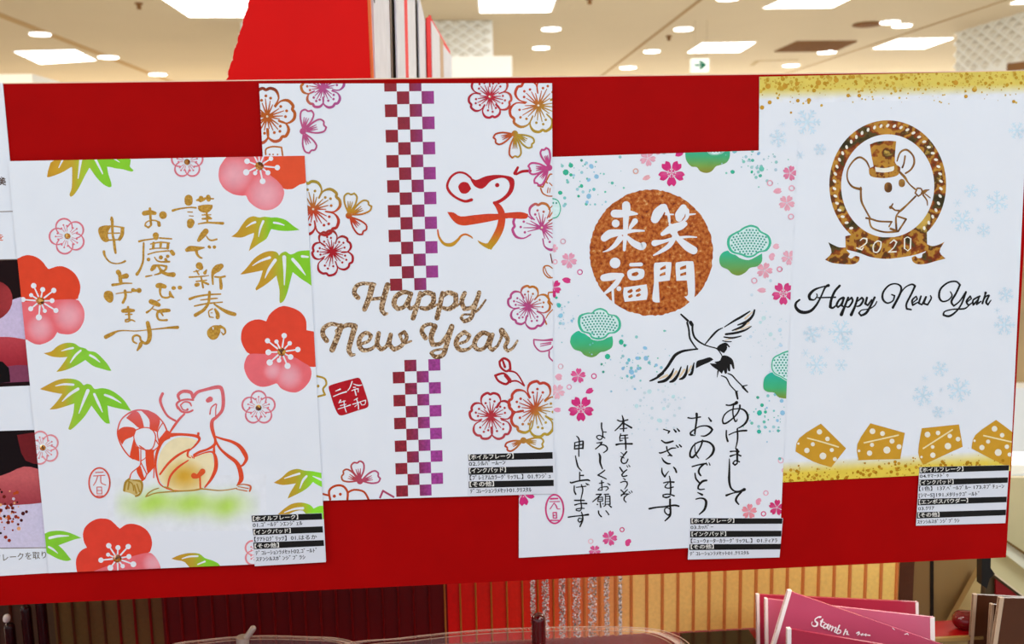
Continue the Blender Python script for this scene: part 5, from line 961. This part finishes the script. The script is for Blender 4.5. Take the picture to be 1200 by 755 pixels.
slip('caption slip overhanging the bottom of the crane card', [(808.8,607.3),(917.5,607.5),(913.5,653.5),(806,656)], -1.13,
     [[(809,607.5),(917,607.8),(916.6,614),(809.1,614.6)], [(808.8,622.5),(915.8,622.2),(915.5,629),(808.7,630.3)], [(808,638),(915.3,637.6),(914.5,644),(807.8,645)]],
     [('【ホイルフレーク】',810.5,613.5,860.5,613,5.7,1),('03.ｶｯﾊﾟｰ',809.3,621,836,620.4,5.5,0),('【インクパッド】',810.5,629.1,851,628.5,5.8,1),('【ﾆｭｰｳｫｰﾀｰｶﾗｰｸﾞﾘｯﾂL.】01.ﾃｨｱﾗ',809.5,637,911,636.3,5.7,0),('【その他】',809.5,644,836.5,643.4,5.7,1),('ﾃﾞｺﾚｰｼｮﾝﾗﾒｾｯﾄ01.ｸﾘｽﾀﾙ',808.5,651.8,878,650.5,5.2,0)])
slip('tallest caption slip, under the mouse medallion card', [(1077.6,547.6),(1182.7,545.3),(1178.2,613.3),(1073.5,616.3)], -0.63,
     [[(1077.7,547.7),(1182.5,545.4),(1182,551.5),(1077.6,555)], [(1077,562.5),(1181.2,559.6),(1180.8,566),(1076.7,569.6)], [(1075.8,585),(1179.9,582.2),(1179.5,588.8),(1075.5,592.5)], [(1074.6,600.6),(1178.9,597.5),(1178.6,604),(1074.4,608)]],
     [('【ホイルフレーク】',1078.5,554,1129,552.4,5.8,1),('04.ｻﾏｰﾒﾄﾞｩ',1078,560.9,1111.7,559.6,5.3,0),('【インクパッド】',1077.5,568.8,1117.5,567.4,5.8,1),('【1色】137.ﾍﾟｰﾙﾌﾞﾙｰ 173.ﾈﾌﾟﾁｭｰﾝ',1077,576,1176.8,572.8,5.8,0),('[ｼﾏｰS]191.ﾒﾀﾘｯｸｺﾞｰﾙﾄﾞ',1076.7,583.5,1148,581.6,5.8,0),('【エンボスパウダー】',1077,591.5,1134.5,589.3,5.8,1),('03.ｸﾘｱ',1076,599,1095,598,5.4,0),('【その他】',1076,606.9,1101,605.8,5.8,1),('ｽﾃﾝｼﾙｽﾎﾟﾝｼﾞﾌﾞﾗｼ',1075,614.6,1124.5,612.8,5.4,0)])
# leaflet photographs and print
a = Art(leaf, 'upper_photograph', (0,0,1), '#1a0609')
a.fill('-60,305 60,303 60,451 -60,456').col('#c9b8d8').fill('-60,372 -8,362 18,350 60,340 60,420 -60,420').col(lambda x, y: mix('#5c1318', '#a03438', (x+10)/22)).fill('-60,330 -20,326 4,332 14,345 12,362 -2,375 -30,385 -60,388')
a.col(lambda x, y: mix('#b8404a', '#8e1c2a', (y-398)/40)).fill('-60,400 -20,396 10,395 30,398 60,402 60,432 20,430 -60,440').col('#7d3c58').fill('-60,440 20,428 60,432 60,446 -60,452').col('#0c0608').fill('-60,420 3,424 12,448 -60,454').build()
a = Art(leaf, 'lower_photograph', (0,0,1), '#12060a')
a.fill('-60,507 60,503.5 60,641 -60,645').col('#cdc4de').fill('-60,600 0,590 60,576 60,641 -60,645').col('#6c1a20').fill('20,510 60,504 60,545 30,540').col(lambda x, y: mix('#c25c60', '#9c3a44', (y-560)/30)).fill('-60,570 0,558 28,547 50,552 60,560 60,588 20,592 -60,592').build()
a = Art(leaf, 'photographed_flakes', (0,0,1), '#6a1a14'); rnd = random.Random(5)
for i in range(70):
    x = rnd.uniform(-10, 22); y = 600+rnd.gauss(0, 12); a.c = rnd.choice(['#2a0c0c', '#b0441c', '#6a1a14', '#e0a070', '#8e2a1a', '#c8b8c8']); a.dot_(x, y, rnd.uniform(.8, 2.6), n=5, ang=rnd.random()*3)
for x, y, r in [(27,602,2.5),(31,600,2),(25,610,2)]: a.c = '#4a1418'; a.dot_(x, y, r, n=6)
a.build(kind='stuff')
a = Art(leaf, 'rule_lines', (0,0,1), '#7d6a62'); a.st('-30,249,1 20,247.6,1;-60,643.6,1 60,642,1;-60,306,.8 60,303.4,.8').build()
text_px(leaf, 'printed_line', '美', -2.5, 218, 7.3, 217.6, 10, '#4a3226', leaf['root'], bold=.02)
text_px(leaf, 'printed_line', 'を', -2.5, 283, 4.2, 282.6, 9, '#d8603a', leaf['root'], bold=.02)
text_px(leaf, 'printed_line', '、', 1, 210, 3.5, 210, 8, '#4a3226', leaf['root'], bold=.02)
text_px(leaf, 'printed_line', 'フレークを取り', -6, 659, 54.5, 655, 9.5, '#6a6054', leaf['root'], bold=.01)
